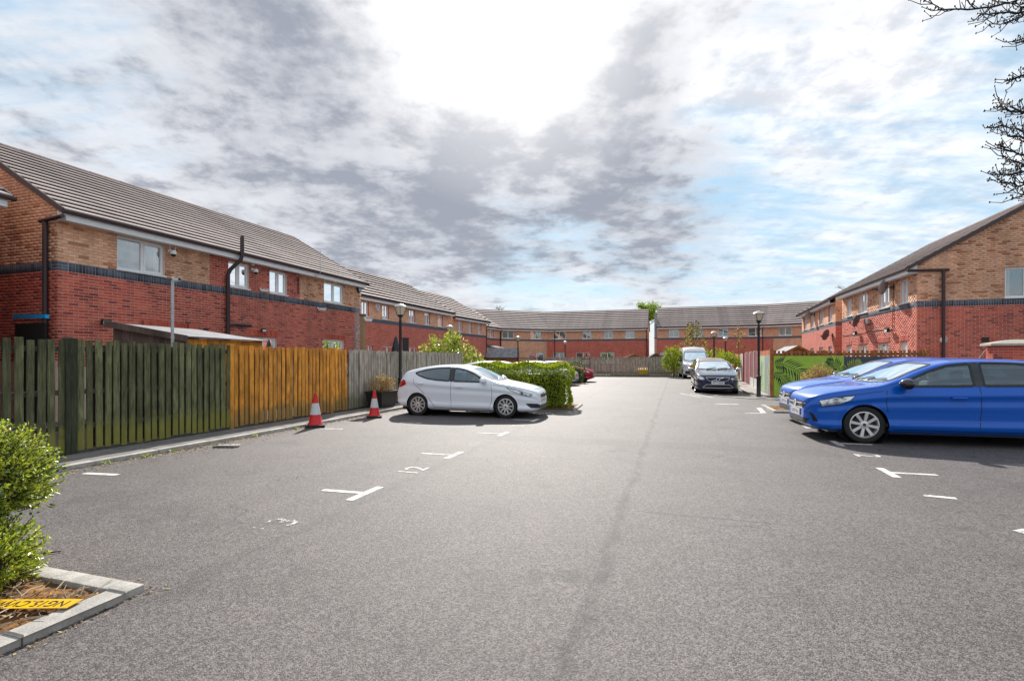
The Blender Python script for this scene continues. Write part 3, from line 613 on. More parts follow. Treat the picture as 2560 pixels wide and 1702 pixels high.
roof(hA, LA, WA, ZE, n=15); eaves(hA, LA, WA, ZE, gut=(-.10, .10))
for (a0, a1, z) in ((5.55, 6.97, 2.33), (9.35, 10.87, 2.35), (1.9, 3.6, 2.37)):
    V = MB(); x = a0
    while x < a1: wbox(V, front_map, x, x+.065, 0.0, .0095, z, z+.215); x += .075
    V.build('soldier_course', mRed, hA)
downpipe(hA, [(-.10,-.36,ZE+.06),(-.10,.15,ZE+.02),(-.10,.45,ZE+.0)], .05, 'gutter_return'); downpipe(hA, [(-.085,.30,ZE+.02),(-.085,.30,2.4),(-.085,.30,.05)], .058)
downpipe(hA, [(4.70,-.10,.1),(4.70,-.10,4.28),(4.74,-.16,4.45),(4.92,-.40,4.78),(4.94,-.44,4.95),(4.94,-.44,5.55)], .062, 'soil_pipe'); downpipe(hA, [(4.72,-.10,2.62),(4.95,-.11,2.66),(5.62,-.11,2.66)], .055, 'branch_pipe'); downpipe(hA, [(3.9,-.02,2.45),(3.98,-.07,2.45),(4.0,-.07,2.2),(4.66,-.07,2.16)], .03, 'waste_pipe')
MB().tube([(8.30,-.02,4.84),(8.55,-.30,4.84),(8.72,-.44,4.87),(8.73,-.45,5.05),(8.73,-.45,5.85)], .014, 6).build('aerial_mast', mSteel, hA, True)
MB().tube([(7.98,-.03,4.7),(7.98,-.03,4.05)], .02, 6).build('cable_duct', mBlackP, hA)
# pale bloom of salts down the far corner
def salts():
    m, t, b = newmat('salt_bloom'); oc = t.n('ShaderNodeTexCoord').outputs['Object']; s = t.n('ShaderNodeSeparateXYZ', i_0=oc)
    b.inputs['Base Color'].default_value = (.62,.52,.50,1); b.inputs['Roughness'].default_value = .95
    n = t.m('ADD', t.m('MULTIPLY', t.noise(oc, 2.2, 5, .65), .6), t.m('MULTIPLY', t.noise(oc, 16, 4, .6), .4))
    f = t.m('MULTIPLY', t.map(t.m('ADD', s.outputs[0], t.m('MULTIPLY', t.m('SUBTRACT', n, .5), .9)), 11.45, 11.75), t.map(t.m('ADD', s.outputs[2], n), 5.4, 3.4)); f = t.m('MULTIPLY', f, t.map(t.noise(t.vm('MULTIPLY', oc, (6, 6, 13)), 1., 4, .6), .35, .6, .15, .75))
    mx = t.n('ShaderNodeMixShader', i_0=f); tr = t.n('ShaderNodeBsdfTransparent'); t.put(mx.inputs[1], tr.outputs[0]); t.put(mx.inputs[2], b.outputs[0])
    t.nt.links.new(mx.outputs[0], [n for n in t.nt.nodes if n.type == 'OUTPUT_MATERIAL'][0].inputs[0]); return m
MB().add([(11.1,-.0125,1.3),(12.05,-.0125,1.3),(12.05,-.0125,4.8),(11.1,-.0125,4.8)], [(0,1,2,3)]).build('salt_stain', salts(), hA)
# --- house L0, its neighbour across the alley (only its far corner shows)
hL = thing('brick_house', 'corner of red and buff brick house across the narrow alley', 'house', (-11.26-.317*9, 11.0-.948*9, 0), AA)
wall_sheet(hL, front_map, 0, 9, [(0, 9, 0, ZB0, wRed), (0, 9, ZB0, ZB1, wBlue), (0, 9, ZB1, ZE+.2, wBuff)], [(2,3.3,3.92,4.8)])
window(hL, front_map, 2, 3.3, 3.92, 4.8); gable_zones(hL, 9, WA, ZB0, ZB1, ZE, wRed, wBuff, wBlue); gable_zones(hL, 0, WA, ZB0, ZB1, ZE, wRed, wBuff, wBlue); shell(hL, 9, WA, ZE, wBuff, (0,0)); roof(hL, 9, WA, ZE); eaves(hL, 9, WA, ZE, gut=(-.1,.12))
# --- left row further off
OB = Vector((-8.4, 28.1))-Vector((.327,.945))*4.2; AB = 70.9; LB = 4.2+11.3
upB = ups_at(OB, AB, ((904,922),(956,972),(1023,1038),(1062,1074.7),(1095,1107)))
far_house('set back house with alarm box seen over the grey fence', OB, AB, LB, upB, 3.62, 3.85, 4.81, lows=ups_at(OB, AB, ((916,932),(955,985),(1015,1040))), panes=[mPaneL, mPaneD, mPane])
OC = (-4.88, 41.1); AC = 68.2; LC = 6.7
far_house('small house with three narrow windows above the laurel bush', OC, AC, LC, ups_at(OC, AC, ((1146,1156),(1172,1180),(1196,1203))), 3.5, 3.72, 4.79, pipes=(LC-.12,))
OC2 = (-4.5, 50.0); AC2 = math.degrees(math.atan2(7.2, 3.18)); LC2 = 7.87
far_house('recessed corner house in the angle of the terrace', OC2, AC2, LC2, ups_at(OC2, AC2, ((1223,1234),)), 3.6, 3.82, 4.79, pipes=(LC2-.15,), verge=(True, False))
OD = Vector((-1.32, 57.2)); D1 = Vector((4.28, 59.7)); D2 = Vector((15.2, 56.4))
def seg(a, b): d = b-a; return math.degrees(math.atan2(d.y, d.x)), d.length
aD, lD = seg(OD, D1); aE, lE = seg(D1, D2); kD = math.tan(R((aD-aE)/2))
far_house('end terrace house with buff brick down to the ground beside the red shed', OD, aD, lD, ups_at(OD, aD, ((1256,1285),(1326,1354))), 3.62, 3.82, 4.80, lower=[(0, lD-.15, wBuff), (lD-.15, lD, wRed)], k1=kD, x1=lD, x0=-3.5, lows=ups_at(OD, aD, ((1323,1360),)), pipes=(.05,), verge=(False, False), panes=[mPaneL, mPane])
far_house('end terrace house with four upper windows behind the far fence', D1, aE, lE, ups_at(D1, aE, ((1382.5,1414),(1456,1478),(1510,1532),(1563,1586))), 3.62, 3.82, 4.79, k0=-kD, x0=0, lows=ups_at(D1, aE, ((1383,1414),(1440,1475),(1501,1536))), pipes=(.8, lE-.1), verge=(False, True), panes=[mPane, mPaneL, mPaneD, mPane])
E0 = Vector((15.9, 55.0)); E1 = Vector((26.1, 51.6)); E2 = Vector((29.6, 48.6))
a1, l1 = seg(E0, E1); a2, l2 = seg(E1, E2); kE = math.tan(R((a1-a2)/2))
tE = far_house('end terrace house with white rendered flank behind the van', E0, a1, l1, ups_at(E0, a1, ((1672,1697),(1733,1758),(1795,1821),(1870,1910))), 3.62, 3.82, 4.80, k1=kE, x1=l1, lows=ups_at(E0, a1, ((1650,1672),)), pipes=(l1-.3,), verge=(True, False), panes=[mPane, mPaneD, mPaneD, mPaneL])
far_house('end terrace house of buff brick beside the right hand row', E1, a2, l2, ups_at(E1, a2, ((1946,1980),)), 3.62, 3.82, 4.80, k0=-kE, x0=0, lower=[(0, .7, wRed), (.7, l2, wBuff)], verge=(False, True), panes=[mPaneL])
mRend = M('white_roughcast', (.32,.315,.32), .95, var=.25, scale=5, bump=.8, bscale=30)
MB().box(-.30,-.02,.1,1.2,3.85,6.55).build('rendered_flank', mRend, tE); MB().box(-.30,-.02,.1,1.2,0,3.848).build('flank_base', wBuff, tE); MB().box(-.33,0,.05,1.25,3.80,3.87).build('flank_band', mBlackP, tE)
# --- right row: house R (near) and R2
RN = Vector((15.34, 19.0)); aR = 90-17.5; uR = Vector((math.cos(R(aR)), math.sin(R(aR)))); LR = 8.7; OR = RN+uR*LR; WR = 7.9; RB0, RB1, RE = 3.47, 3.70, 4.76
hR = thing('brick_house', 'house with its shaded red and buff gable wall facing the blue cars', 'house', (*OR, 0), aR+180)
def tR(px): return LR-along(RN, aR, px)
def opsRf(pairs, z0, z1): return [(tR(b), tR(a), z0, z1) for (b, a) in [(max(p), min(p)) for p in pairs] for (b, a) in [(a, b)]]
upR = [tuple(sorted((tR(a), tR(b)))) for a, b in ((2249.5,2271),(2197,2223),(2147,2168),(2118,2129))]
lowR = [tuple(sorted((tR(a), tR(b)))) for a, b in ((2251,2269),(2195,2222),(2147,2169),(2117,2129))]
opsR = [(a, b, 3.74, 4.70) for a, b in upR]+[(a, b, .9, 2.22) for a, b in lowR]
wall_sheet(hR, front_map, 0, LR, [(0, LR, 0, RB0, mMort), (0, LR, RB0, RB1, mMortG), (0, LR, RB1, RE+.1, mMortB)], opsR)
gmL = lambda a, d, z: (LR+d, a, z)
camR = local_cam(hR)
brick_field(hR, front_map, 'R', 0, LR, 1.3, RB0, RB1, RE+.06, opsR, lambda z: [(0, LR, 'red' if z < RB0 else 'buff')], quoin=(1,), pr=.0025)
gw = (along(RN, aR-90, 2512), along(RN, aR-90, 2512)+1.25)
opsG = [(gw[0], gw[1], RB1+.03, 4.83)]
wall_sheet(hR, gmL, 0, WR, [(0, WR, 0, RB0, mMort), (0, WR, RB0, RB1, mMortG), (0, WR, RB1, RE+.2, mMortB)], opsG, name='gable_wall')
zr = RE+.13+(WR/2+.34)*tp30
MB().add([(LR,0,RE+.2),(LR,WR,RE+.2),(LR,WR,RE+.32),(LR,WR/2,zr),(LR,0,RE+.32)], [(0,1,2,3,4)]).build('gable_peak', mMortB, hR)
brick_field(hR, gmL, 'Rg', 0, WR, 1.3, RB0, RB1, 7.4, opsG, lambda z: [(0, WR, 'red' if z < RB0 else 'buff')], limit=gab(WR, RE), quoin=(0,), n_single=300, cam_local=camR, single_ok=lambda p: p[1] < 3.4 and p[2] > 1.7)
gable_zones(hR, 0, WR, RB0, RB1, RE, wRed, wBuff, wBlue); shell(hR, LR, WR, RE, wBuff, (0,0))
for i, o in enumerate(opsR): window(hR, front_map, *o, pane=[mPane, mPaneL, mPane, mPaneD][i % 4])
window(hR, gmL, *opsG[0], split=(.5,), pane=mPaneD)
roof(hR, LR, WR, RE, n=15, tile=mTileB); eaves(hR, LR, WR, RE, gut=(-.1, .10))
downpipe(hR, [(LR+.09,-.36,RE+.10),(LR+.09,.2,RE+.08),(LR+.09,.95,RE+.06)], .05, 'gutter_return'); downpipe(hR, [(LR+.09,.78,RE+.06),(LR+.09,.78,.05)], .055)
for (a0, a1) in lowR:
    V = MB(); x = a0-.08
    while x < a1+.08: wbox(V, front_map, x, x+.065, 0, .0095, 2.24, 2.455); x += .075
    V.build('soldier_course', mRed, hR)
R2N = Vector((18.95, 29.4)); a2R = 90-21.4; u2 = Vector((math.cos(R(a2R)), math.sin(R(a2R)))); L2R = 11.4; OR2 = R2N+u2*L2R
up2 = [tuple(sorted((L2R-along(R2N, a2R, a), L2R-along(R2N, a2R, b)))) for a, b in ((2071,2080.5),(2048,2058.5),(2026,2034.5),(2009.5,2016.5))]
far_house('right hand house beyond the gap with two satellite dishes', OR2, a2R+180, L2R, up2, 3.47, 3.70, 4.80, lows=[(a, b) for a, b in up2[:3]], panes=[mPane, mPaneD, mPaneL], pipes=(), tile=mTileB, n=13)
# ------------------------------------------------------------------ fences, sheds, posts and street furniture
def fence(label, O, ang, t0, t1, h, pitch, bw, mat, z0=.06, posts=(), post_mat=None, back=0, rails=(.35, 1.0, 1.55), gravel=True, wob=.012, skip=(), post_h=None, post_w=.1, lean=()):
    f = thing('fence', label, 'fence', (O[0], O[1], 0), ang)
    me = [MB().box(0, bw, -.022, 0, 0, h-z0).mesh('fence_board', mat), MB().box(0, bw*.9, -.020, .001, 0, h-z0-.012).mesh('fence_board', mat)]
    t = t0; i = 0
    while t < t1-bw*.5:
        if not any(a < t+bw/2 < b for a, b in skip):
            tilt = random.uniform(-wob, wob)*.6
            if any(a < t < b for a, b in lean): tilt -= .03
            link('fence_board', me[i % 2], f, (t+random.uniform(-.006,.006), random.uniform(-.004,.004), z0+random.uniform(-.02,.016)), (random.uniform(-.006,.006), tilt, 0))
        t += pitch; i += 1
    for z in rails: MB().box(t0, t1, .004, .05, z, z+.075).build('fence_rail', mDarkF, f)
    if back:
        mb = MB().box(0, bw, .054, .074, 0, h-z0-.1).mesh('rear_board', mDarkF); t = max(t0, back if back is not True else t0)+pitch*.5
        while t < t1-bw: link('rear_board', mb, f, (t, 0, z0+.02)); t += pitch
    for p in posts:
        hh = post_h or h+.02; MB().cbox(p-post_w/2, p+post_w/2, -.045, .06, 0, hh, .008).build('fence_post', post_mat or mat, f)
    if gravel: MB().box(t0, t1, -.014, .03, .0, z0+.03).build('gravel_board', mDarkF, f)
    return f
F0 = G(205, 1134)
aF = math.degrees(math.atan2(.9532, .3022))
fence('mossy dark green picket fence below the near brick house', F0, aF, -3.5, 2.76, 1.81, .132, .098, mGreenF, posts=(-3.4, -.17), post_w=.16, back=.1, post_mat=fencemat('dark_mossy_post', (.018,.022,.010), (.05,.055,.028)), skip=((-.27, -.07),), rails=(.4, .95, 1.62))
fence('bright orange stained picket fence behind the traffic cones', F0, aF, 2.775, 6.86, 1.80, .137, .104, mOrangeF, posts=(2.83, 6.13), post_w=.09, back=True, lean=((6.2, 6.8),))
fence('weathered grey picket fence behind the lamp post and planter', F0, aF, 6.9, 15.2, 1.78, .128, .107, mGreyF, posts=(9.9, 12.5, 15.15), back=True)
# mouse-hole fitting on the green fence, tall post and cctv mast
tp_ = thing('timber_post', 'tall timber post rising above the grey fence with a camera on top', 'post', tuple((F0+Vector((.3022,.9532,0))*7.72+Vector((-.05,.0,0)))), aF)
MB().cbox(-.065,.065,-.05,.08,0,2.82,.01).build('post', M('brown_post_timber', (.30,.19,.10), .9, var=.2, stretch=(20,20,1)), tp_); MB().box(-.075,.075,-.06,.09,2.82,2.88).build('post_cap', mShedF, tp_)
def cctv(label, loc, rz, kind='bullet', s=1.):
    t = thing('cctv_camera', label, 'camera', loc, rz)
    b = MB(); b.lathe([(.0,0),(.045,0),(.045,-.02),(.03,-.03),(.0,-.03)], 14, ax='y'); b.tube([(0,-.03,0),(0,-.09,.0),(0,-.11,-.02)], .016, 8); b.build('bracket', mWhiteP, t, True)
    if kind == 'bullet':
        MB().lathe([(0,-.25),(.042,-.25),(.05,-.235),(.05,-.03),(.04,0),(0,0)], 16, (0,-.03,-.045), 'y').build('housing', mWhiteP, t, True); MB().box(-.055,.055,-.31,-.05,.0,.012).build('sunshield', mWhiteP, t); MB().lathe([(0,-.256),(.036,-.256),(.036,-.25)], 14, (0,-.03,-.045), 'y').build('lens', mBlackP, t)
    else:
        MB().lathe([(0,.04),(.05,.035),(.062,.0),(.062,-.05),(.0,-.05)], 16, (0,-.12,-.03)).build('housing', mWhiteP, t, True); MB().ico((0,-.12,-.085), .052, 2).build('lens', mBlackP, t, True)
        if kind == 'aerial':
            for sx_ in (-.05, .05): MB().tube([(sx_,-.1,.0),(sx_*1.6,-.1,.14)], .007, 6).build('antenna', mWhiteP, t)
    t.scale = (s, s, s); return t
def onA(px, py, out=.01):
    a = along(OA, AA, px); u = Vector((math.cos(R(AA)), math.sin(R(AA)))); p = Vector(OA)+u*a; n = Vector((u.y, -u.x))
    return (p.x+n.x*out, p.y+n.y*out, EYE+(HY-py)/F*p.y)
cctv('white dome camera with two aerials beside the wide window', onA(423, 628), AA, 'aerial', 1.3)
cctv('white dome camera between the two middle windows', onA(630, 674), AA, 'dome', 1.3); cctv('white bullet camera fixed low between the two middle windows', onA(648, 722), AA+70, 'bullet', 1.1); cctv('white bullet camera under the brick band near the house end', onA(793, 770), AA+35, 'bullet', 1.2)
cctv('white bullet camera on top of the tall timber post', tuple(Vector(tp_.location)+Vector((.05,-.07,2.74))), aF+60, 'bullet', .9)
ms = thing('camera_mast', 'thin grey steel mast standing behind the green fence', 'mast', tuple(P(431, 900, 9.7).to_tuple()[:2])+(0,), aF)
MB().tube([(0,0,0),(0,0,3.02)], .028, 10).build('pole', mSteel, ms, True); [MB().lathe([(.028,0),(.034,.0),(.034,.03),(.028,.03)], 12, (0,0,z)).build('clamp', mSteel, ms) for z in (1.9, 2.5)]
cctv('white bullet camera on top of the thin grey mast', tuple(Vector(ms.location)+Vector((.02,-.0,3.06))), aF-10, 'bullet', .72)
def wallbox(name, label, cat, loc, rz, parts):
    t = thing(name, label, cat, loc, rz)
    for nm, mb, mt in parts: mb.build(nm, mt, t, True)
    return t
def alarm(label, loc, rz, s=1., m=None):
    pts = [(-.11,.13),(.11,.13),(.12,.02),(.07,-.11),(0,-.15),(-.07,-.11),(-.12,.02)]
    mb = MB().add([(x,-.06,z) for x,z in pts]+[(x*1.08,0,z*1.08) for x,z in pts], [tuple(range(6,-1,-1))]+[(i,(i+1)%7,7+(i+1)%7,7+i) for i in range(7)])
    mf = MB().add([(x*.8,-.064,z*.8) for x,z in pts], [tuple(range(6,-1,-1))])
    t = wallbox('alarm_box', label, 'alarm', loc, rz, [('casing', mb, m or mBlackP), ('face', mf, M('alarm_face', (.35,.42,.52), .4))]); t.scale = (s,s,s)
alarm('dark burglar alarm box at the top corner of the near house', onA(896, 722), AA, 1.3)
def flood(label, loc, rz, body=None, s=1.):
    wallbox('floodlight', label, 'light', loc, rz, [('bracket', MB().tube([(0,0,0),(0,-.09,0)], .015, 8), mBlackP), ('housing', MB().box(-.11,.11,-.14,-.07,-.06,.08), body or mBlackP), ('lens', MB().box(-.09,.09,-.145,-.14,-.05,.03), mWhiteP)]).scale = (s,s,s)
flood('small floodlight on the red brick near the downpipe', onA(258, 806), AA); flood('black floodlight above the French door head', onA(654, 826), AA, s=.8)
wallbox('junction_box', 'small white junction box above the middle dome camera', 'box', onA(630, 661), AA, [('casing', MB().box(-.05,.05,-.05,0,-.05,.05), mWhiteP), ('lid', MB().box(-.045,.045,-.056,-.05,-.045,.045), mWhiteP)])
ag = thing('alley_infill', 'dark alley gate under a bright blue top beam', 'gate', tuple(P(118, 900, 11.9).to_tuple()[:2])+(0,), 162)
MB().box(.05,1.15,-.02,.02,0,2.36).build('void_panel', M('alley_void_black', (.012,.012,.012), .9), ag)  # black panel stands in for the darkness of the alley
MB().add([(0,-.04,2.47),(0,.04,2.47),(0,.04,2.56),(0,-.04,2.56),(1.2,-.04,2.50),(1.2,.04,2.50),(1.2,.04,2.60),(1.2,-.04,2.60)], [(0,3,2,1),(4,5,6,7),(0,1,5,4),(1,2,6,5),(2,3,7,6),(3,0,4,7)]).build('top_beam', M('bright_blue_paint', (.0,.38,.80), .5), ag); MB().tube([(.9,-.05,1.75),(.4,-.05,1.95),(.25,-.06,2.2),(.2,-.05,2.45)], .012, 6).build('hanging_cable', mSteel, ag)
# lean-to shed behind the green fence
sh = thing('garden_shed', 'low weathered shed with grey felt roof behind the green fence', 'shed', (-6.82, 10.5, 0), aF)
for i in range(14): MB().box(-.005,.015,.0+i*.152,.148+i*.152,0,1.96+.126*(i*.152+.07)).build('end_board', mShedF, sh)
for i in range(13): MB().box(.02+i*.155,.17+i*.155,-.012,.01,0,1.93).build('side_board', mOrangeF, sh)
mFelt = M('grey_roofing_felt', (.27,.27,.28), .8, col2=(.17,.17,.18), scale=3, var=.2, bump=.5, bscale=12)
MB().add([(-.12,-.16,1.955),(2.1,-.16,1.93),(2.1,2.2,2.26),(-.12,2.2,2.29)]+[(-.12,-.16,1.98),(2.1,-.16,1.955),(2.1,2.2,2.285),(-.12,2.2,2.315)], [(0,3,2,1),(4,5,6,7),(0,1,5,4),(1,2,6,5),(2,3,7,6),(3,0,4,7)]).build('roof_sheet', mFelt, sh)
MB().add([(-.15,-.2,1.86),(-.15,2.2,2.22),(-.15,2.2,2.36),(-.15,-.2,1.99),(-.122,-.2,1.86),(-.122,2.2,2.22),(-.122,2.2,2.36),(-.122,-.2,1.99)], [(0,1,2,3),(7,6,5,4),(0,4,5,1),(2,6,7,3),(1,5,6,2),(3,7,4,0)]).build('barge_board', mShedF, sh); MB().box(0,2.1,2.1,2.13,0,2.2).build('rear_wall', mShedF, sh)
MB().box(2.02,2.05,0,2.1,0,1.95).build('far_end_wall', mShedF, sh)
# traffic cones
mConeR = M('red_cone_plastic', (.62,.015,.015), .45, var=.12, scale=4); mSleeve = M('reflective_sleeve', (.62,.63,.63), .4, var=.06); mRub = M('black_rubber', (.02,.02,.02), .8, var=.2)
def cone(label, loc, s, rz, tilt=0):
    c = thing('traffic_cone', label, 'cone', loc, rz, 'traffic cones by the kerb'); c.scale = (s,s,s)
    MB().cbox(-.20,.20,-.20,.20,0,.06,.02).build('base', mRub, c, True)
    r = lambda z: .145-.115*(z-.06)/.69
    MB().lathe([(.165,.06),(.16,.085),(r(.1)+.004,.10),(r(.28),.28)], 28).build('cone_foot', mConeR, c, True); MB().lathe([(r(.28)+.003,.28),(r(.53)+.003,.53)], 28).build('reflective_sleeve', mSleeve, c, True)
    MB().lathe([(r(.53),.53),(r(.70),.70),(r(.74)+.004,.735),(.022,.75),(.02,.72)], 28).build('cone_top', mConeR, c, True); return c
cone('red and white traffic cone in front of the orange fence', tuple(G(788.6, 1067)), 1.0, 20); cone('red and white traffic cone beside the black planter', tuple(G(936, 1043.5)), .93, 14)
# lamp posts
mLampB = M('black_lamp_paint', (.012,.012,.014), .35, var=.2); mLantern = M('frosted_lantern_glass', (.62,.52,.38), .35, var=.1); mLCap = M('pale_lantern_cap', (.55,.53,.50), .4)
def lamp(label, loc, h=3.4, amber=False):
    t = thing('lamp_post', label, 'lamp post', loc, random.uniform(0,60), 'black lamp posts round the court')
    MB().lathe([(.085,0),(.085,.05),(.078,.06),(.078,.72),(.085,.74),(.085,.80),(.05,.84)], 20).build('base_sleeve', mLampB, t, True)
    MB().lathe([(.05,.82),(.045,h-.62),(.05,h-.60),(.05,h-.58),(.04,h-.56),(.04,h-.46)], 18).build('pole', mLampB, t, True)
    MB().lathe([(.04,h-.47),(.09,h-.44),(.11,h-.40),(.10,h-.38)], 20).build('collar', mLampB, t, True)
    MB().lathe([(.10,h-.39),(.13,h-.30),(.175,h-.16),(.18,h-.13)], 24).build('lantern_glass', mLantern, t, True)
    for k in range(4):
        q = k*math.pi/2; MB().tube([(.112*math.cos(q),.112*math.sin(q),h-.39),(.19*math.cos(q),.19*math.sin(q),h-.13)], .008, 5).build('lantern_rib', mLampB, t)
    MB().lathe([(.21,h-.135),(.215,h-.115),(.17,h-.07),(.09,h-.03),(.05,h-.02),(.0,h)], 24).build('lantern_cap', mLCap, t, True)
    MB().box(.046,.056,-.03,.03,1.0,1.12).build('access_plate', mSteel, t); return t
lp = P(1001, 900, 17.0); lamp('lamp post beside the black planter and grey fence', (lp.x, lp.y, .05), 3.34)
lp = G(1896.7, 993.4); lamp('lamp post at the corner of the mural fence', (lp.x, lp.y, .03), 3.38)
for px, d, lb in ((1123.8, 27.7, 'lamp post half hidden in the yellow green laurel'), (1295, 40.9, 'lamp post in front of the grey roofed red shed'), (1413, 51.8, 'lamp post behind the far grey fence'), (1785, 33.8, 'lamp post behind the dark car with amber lantern'), (1813.7, 42.4, 'lamp post before the rear hedge of the terrace')):
    q = P(px, 900, d); lamp(lb, (q.x, q.y, 0))
# planter
plt = thing('planter', 'black plastic planter with a dried out shrub by the grey fence', 'planter', (-3.98, 15.35, .05), aF)
def frust(x0, x1, y0, y1, z0, z1, k): return MB().add([(x0*k,y0*k,z0),(x1*k,y0*k,z0),(x1*k,y1*k,z0),(x0*k,y1*k,z0),(x0,y0,z1),(x1,y0,z1),(x1,y1,z1),(x0,y1,z1)], [(0,3,2,1),(0,1,5,4),(1,2,6,5),(2,3,7,6),(3,0,4,7)])
frust(-.45,.45,-.28,.28,0,.46,.82).build('tub', mBlackP, plt); MB().box(-.47,.47,-.30,-.25,.44,.49).box(-.47,.47,.25,.30,.44,.49).box(-.47,-.42,-.25,.25,.44,.49).box(.42,.47,-.25,.25,.44,.49).build('rim', mBlackP, plt); MB().box(-.43,.43,-.26,.26,.40,.43).build('soil', mMulch, plt)
slab = thing('rubber_slab', 'flat black rubber slab lying by the near kerb', 'slab', tuple(G(565, 1118)), aF-75); MB().cbox(-.20,.20,-.065,.065,0,.022,.008).build('slab', mRub, slab, True); MB().box(-.16,.16,-.03,.03,.022,.026).build('ribbed_top', mBlackP, slab)
gb = thing('grit_bin', 'yellow grit bin against the far fence', 'bin', tuple(G(1608, 940.5)), -13)
mYel = M('yellow_grit_plastic', (.62,.36,.01), .5, var=.1)
MB().add([(-.34,-.26,0),(.34,-.26,0),(.34,.26,0),(-.34,.26,0),(-.42,-.33,.52),(.42,-.33,.52),(.42,.33,.55),(-.42,.33,.55)], [(0,3,2,1),(4,5,6,7),(0,1,5,4),(1,2,6,5),(2,3,7,6),(3,0,4,7)]).build('tub', mYel, gb)
MB().add([(-.44,-.36,.525),(.44,-.36,.525),(.44,.34,.555),(-.44,.34,.555),(-.40,-.30,.60),(.40,-.30,.60),(.38,.30,.76),(-.38,.30,.76)], [(0,3,2,1),(4,5,6,7),(0,1,5,4),(1,2,6,5),(2,3,7,6),(3,0,4,7)]).build('lid', mYel, gb)
for i in range(3):
    pk = link('timber_plank', MB().box(-1.15,1.15,-.1,.1,0,.06).mesh('timber_plank', mCreamF), None, (9.9+.1*i, 45.0, .005+.064*i), (0,0,R(-13+2*i))); tag(pk, ['wide pale plank lying at the bottom of the stack by the far fence', 'pale plank in the middle of the stack by the far fence', 'pale plank on top of the stack by the far fence'][i], 'plank', 'planks stacked by the far fence')
# far fence, its gate, brown fences, sheds
FF = Vector((3.0, 46.1)); aFF = -13.7
fence('long weathered grey fence across the far end of the court', FF, aFF, 0, 12.4, 1.71, .14, .118, mGreyF, posts=(0, 3.1, 6.2, 9.3, 12.3))
gt = thing('metal_gate', 'dark metal bar gate leaning on the far fence', 'gate', tuple(G(1465, 941.5)), aFF)
for x in (-.33, .33): MB().box(x-.025,x+.025,-.02,.02,0,1.75).build('stile', mBlackP, gt)
for z in (.25, .9, 1.5): MB().box(-.31,.31,-.015,.015,z,z+.05).build('gate_rail', mBlackP, gt)
fence('red brown board fence beside the grey roofed shed', (-2.2, 46.2), 4, 0, 6.2, 1.42, .15, .145, mBrownF, posts=(0, 3, 6.1))
fence('brown picket fence behind the white van', (16.4, 42.8), -6, 0, 7.5, 1.66, .16, .10, mBrownF, posts=(0, 2.5, 5, 7.4))
def shed(label, loc, rz, w, dp, ze, zr_, wall_m, roof_m, nb=10, over=.1):
    """gable faces local -y; ridge runs along y"""
    s = thing('garden_shed', label, 'shed', loc, rz)
    bw = w/nb
    for i in range(nb):
        x0, x1 = -w/2+i*bw+.003, -w/2+(i+1)*bw-.003; zt = lambda x: ze+(zr_-ze)*(1-abs(x)/(w/2))
        MB().add([(x0,-.01,0),(x1,-.01,0),(x1,-.01,zt(x1)),(x0,-.01,zt(x0)),(x0,.01,0),(x1,.01,0),(x1,.01,zt(x1)),(x0,.01,zt(x0))], [(0,1,2,3),(7,6,5,4),(0,4,5,1),(2,6,7,3),(1,5,6,2),(3,7,4,0)]).build('gable_board', wall_m, s)
    MB().box(-w/2,-w/2+.02,.01,dp,0,ze).build('side_wall', wall_m, s); MB().box(w/2-.02,w/2,.01,dp,0,ze).build('side_wall', wall_m, s)
    MB().add([(-w/2,dp,0),(w/2,dp,0),(w/2,dp,ze),(0,dp,zr_),(-w/2,dp,ze)], [(0,1,2,3,4)]).build('rear_wall', wall_m, s)
    k = (zr_-ze)/(w/2)
    for sg in (-1, 1):
        x1 = sg*(w/2+over); z1 = ze-over*k
        MB().add([(0,-over,zr_+.01),(x1,-over,z1+.01),(x1,dp+over,z1+.01),(0,dp+over,zr_+.01),(0,-over,zr_+.04),(x1,-over,z1+.04),(x1,dp+over,z1+.04),(0,dp+over,zr_+.04)], [(0,1,2,3),(4,7,6,5),(0,4,5,1),(1,5,6,2),(2,6,7,3),(3,7,4,0)]).build('roof_slope', roof_m, s)
        MB().add([(0,-over-.02,zr_-.06),(x1,-over-.02,z1-.06),(x1,-over,z1-.06),(0,-over,zr_-.06),(0,-over-.02,zr_+.05),(x1,-over-.02,z1+.05),(x1,-over,z1+.05),(0,-over,zr_+.05)], [(0,1,5,4),(1,2,6,5),(3,7,6,2),(4,5,6,7),(0,3,2,1)]).build('barge_board', wall_m, s)
    return s
shed('red brown shed with pale grey felt roof beside the end terrace', (.55, 47.6, 0), 88, 1.9, 2.9, 1.72, 2.55, mBrownF, mFelt)
shed('brown summer house behind the green mural fence', (P(1994, 900, 24).x, 24.0, 0), -14, 1.5, 2.0, 1.72, 2.12, mBrownF, mFelt)
mDFelt = M('dark_roofing_felt', (.05,.05,.055), .85, var=.3)
shed('dark felted shed behind the far fence', (P(1586, 900, 49).x, 49, 0), -10, 2.1, 1.8, 1.62, 2.0, mBrownF, mDFelt); shed('low dark shed against the white rendered flank', (P(1643, 900, 50).x, 50.5, 0), -10, 1.3, 1.6, 1.7, 2.1, mShedF, mDFelt)
lt = thing('lean_to_roof', 'black sloping lean-to roof above the grey roofed shed', 'roof', (P(1222, 900, 52).x, 51.0, 0), 0)
MB().add([(-.2,0,2.75),(3.1,0,2.15),(3.1,1.2,2.25),(-.2,1.2,2.95),(-.2,0,2.90),(3.1,0,2.25),(3.1,1.2,2.40),(-.2,1.2,3.10)], [(0,3,2,1),(4,5,6,7),(0,1,5,4),(1,2,6,5),(2,3,7,6),(3,0,4,7)]).build('roof_slab', mDFelt, lt)
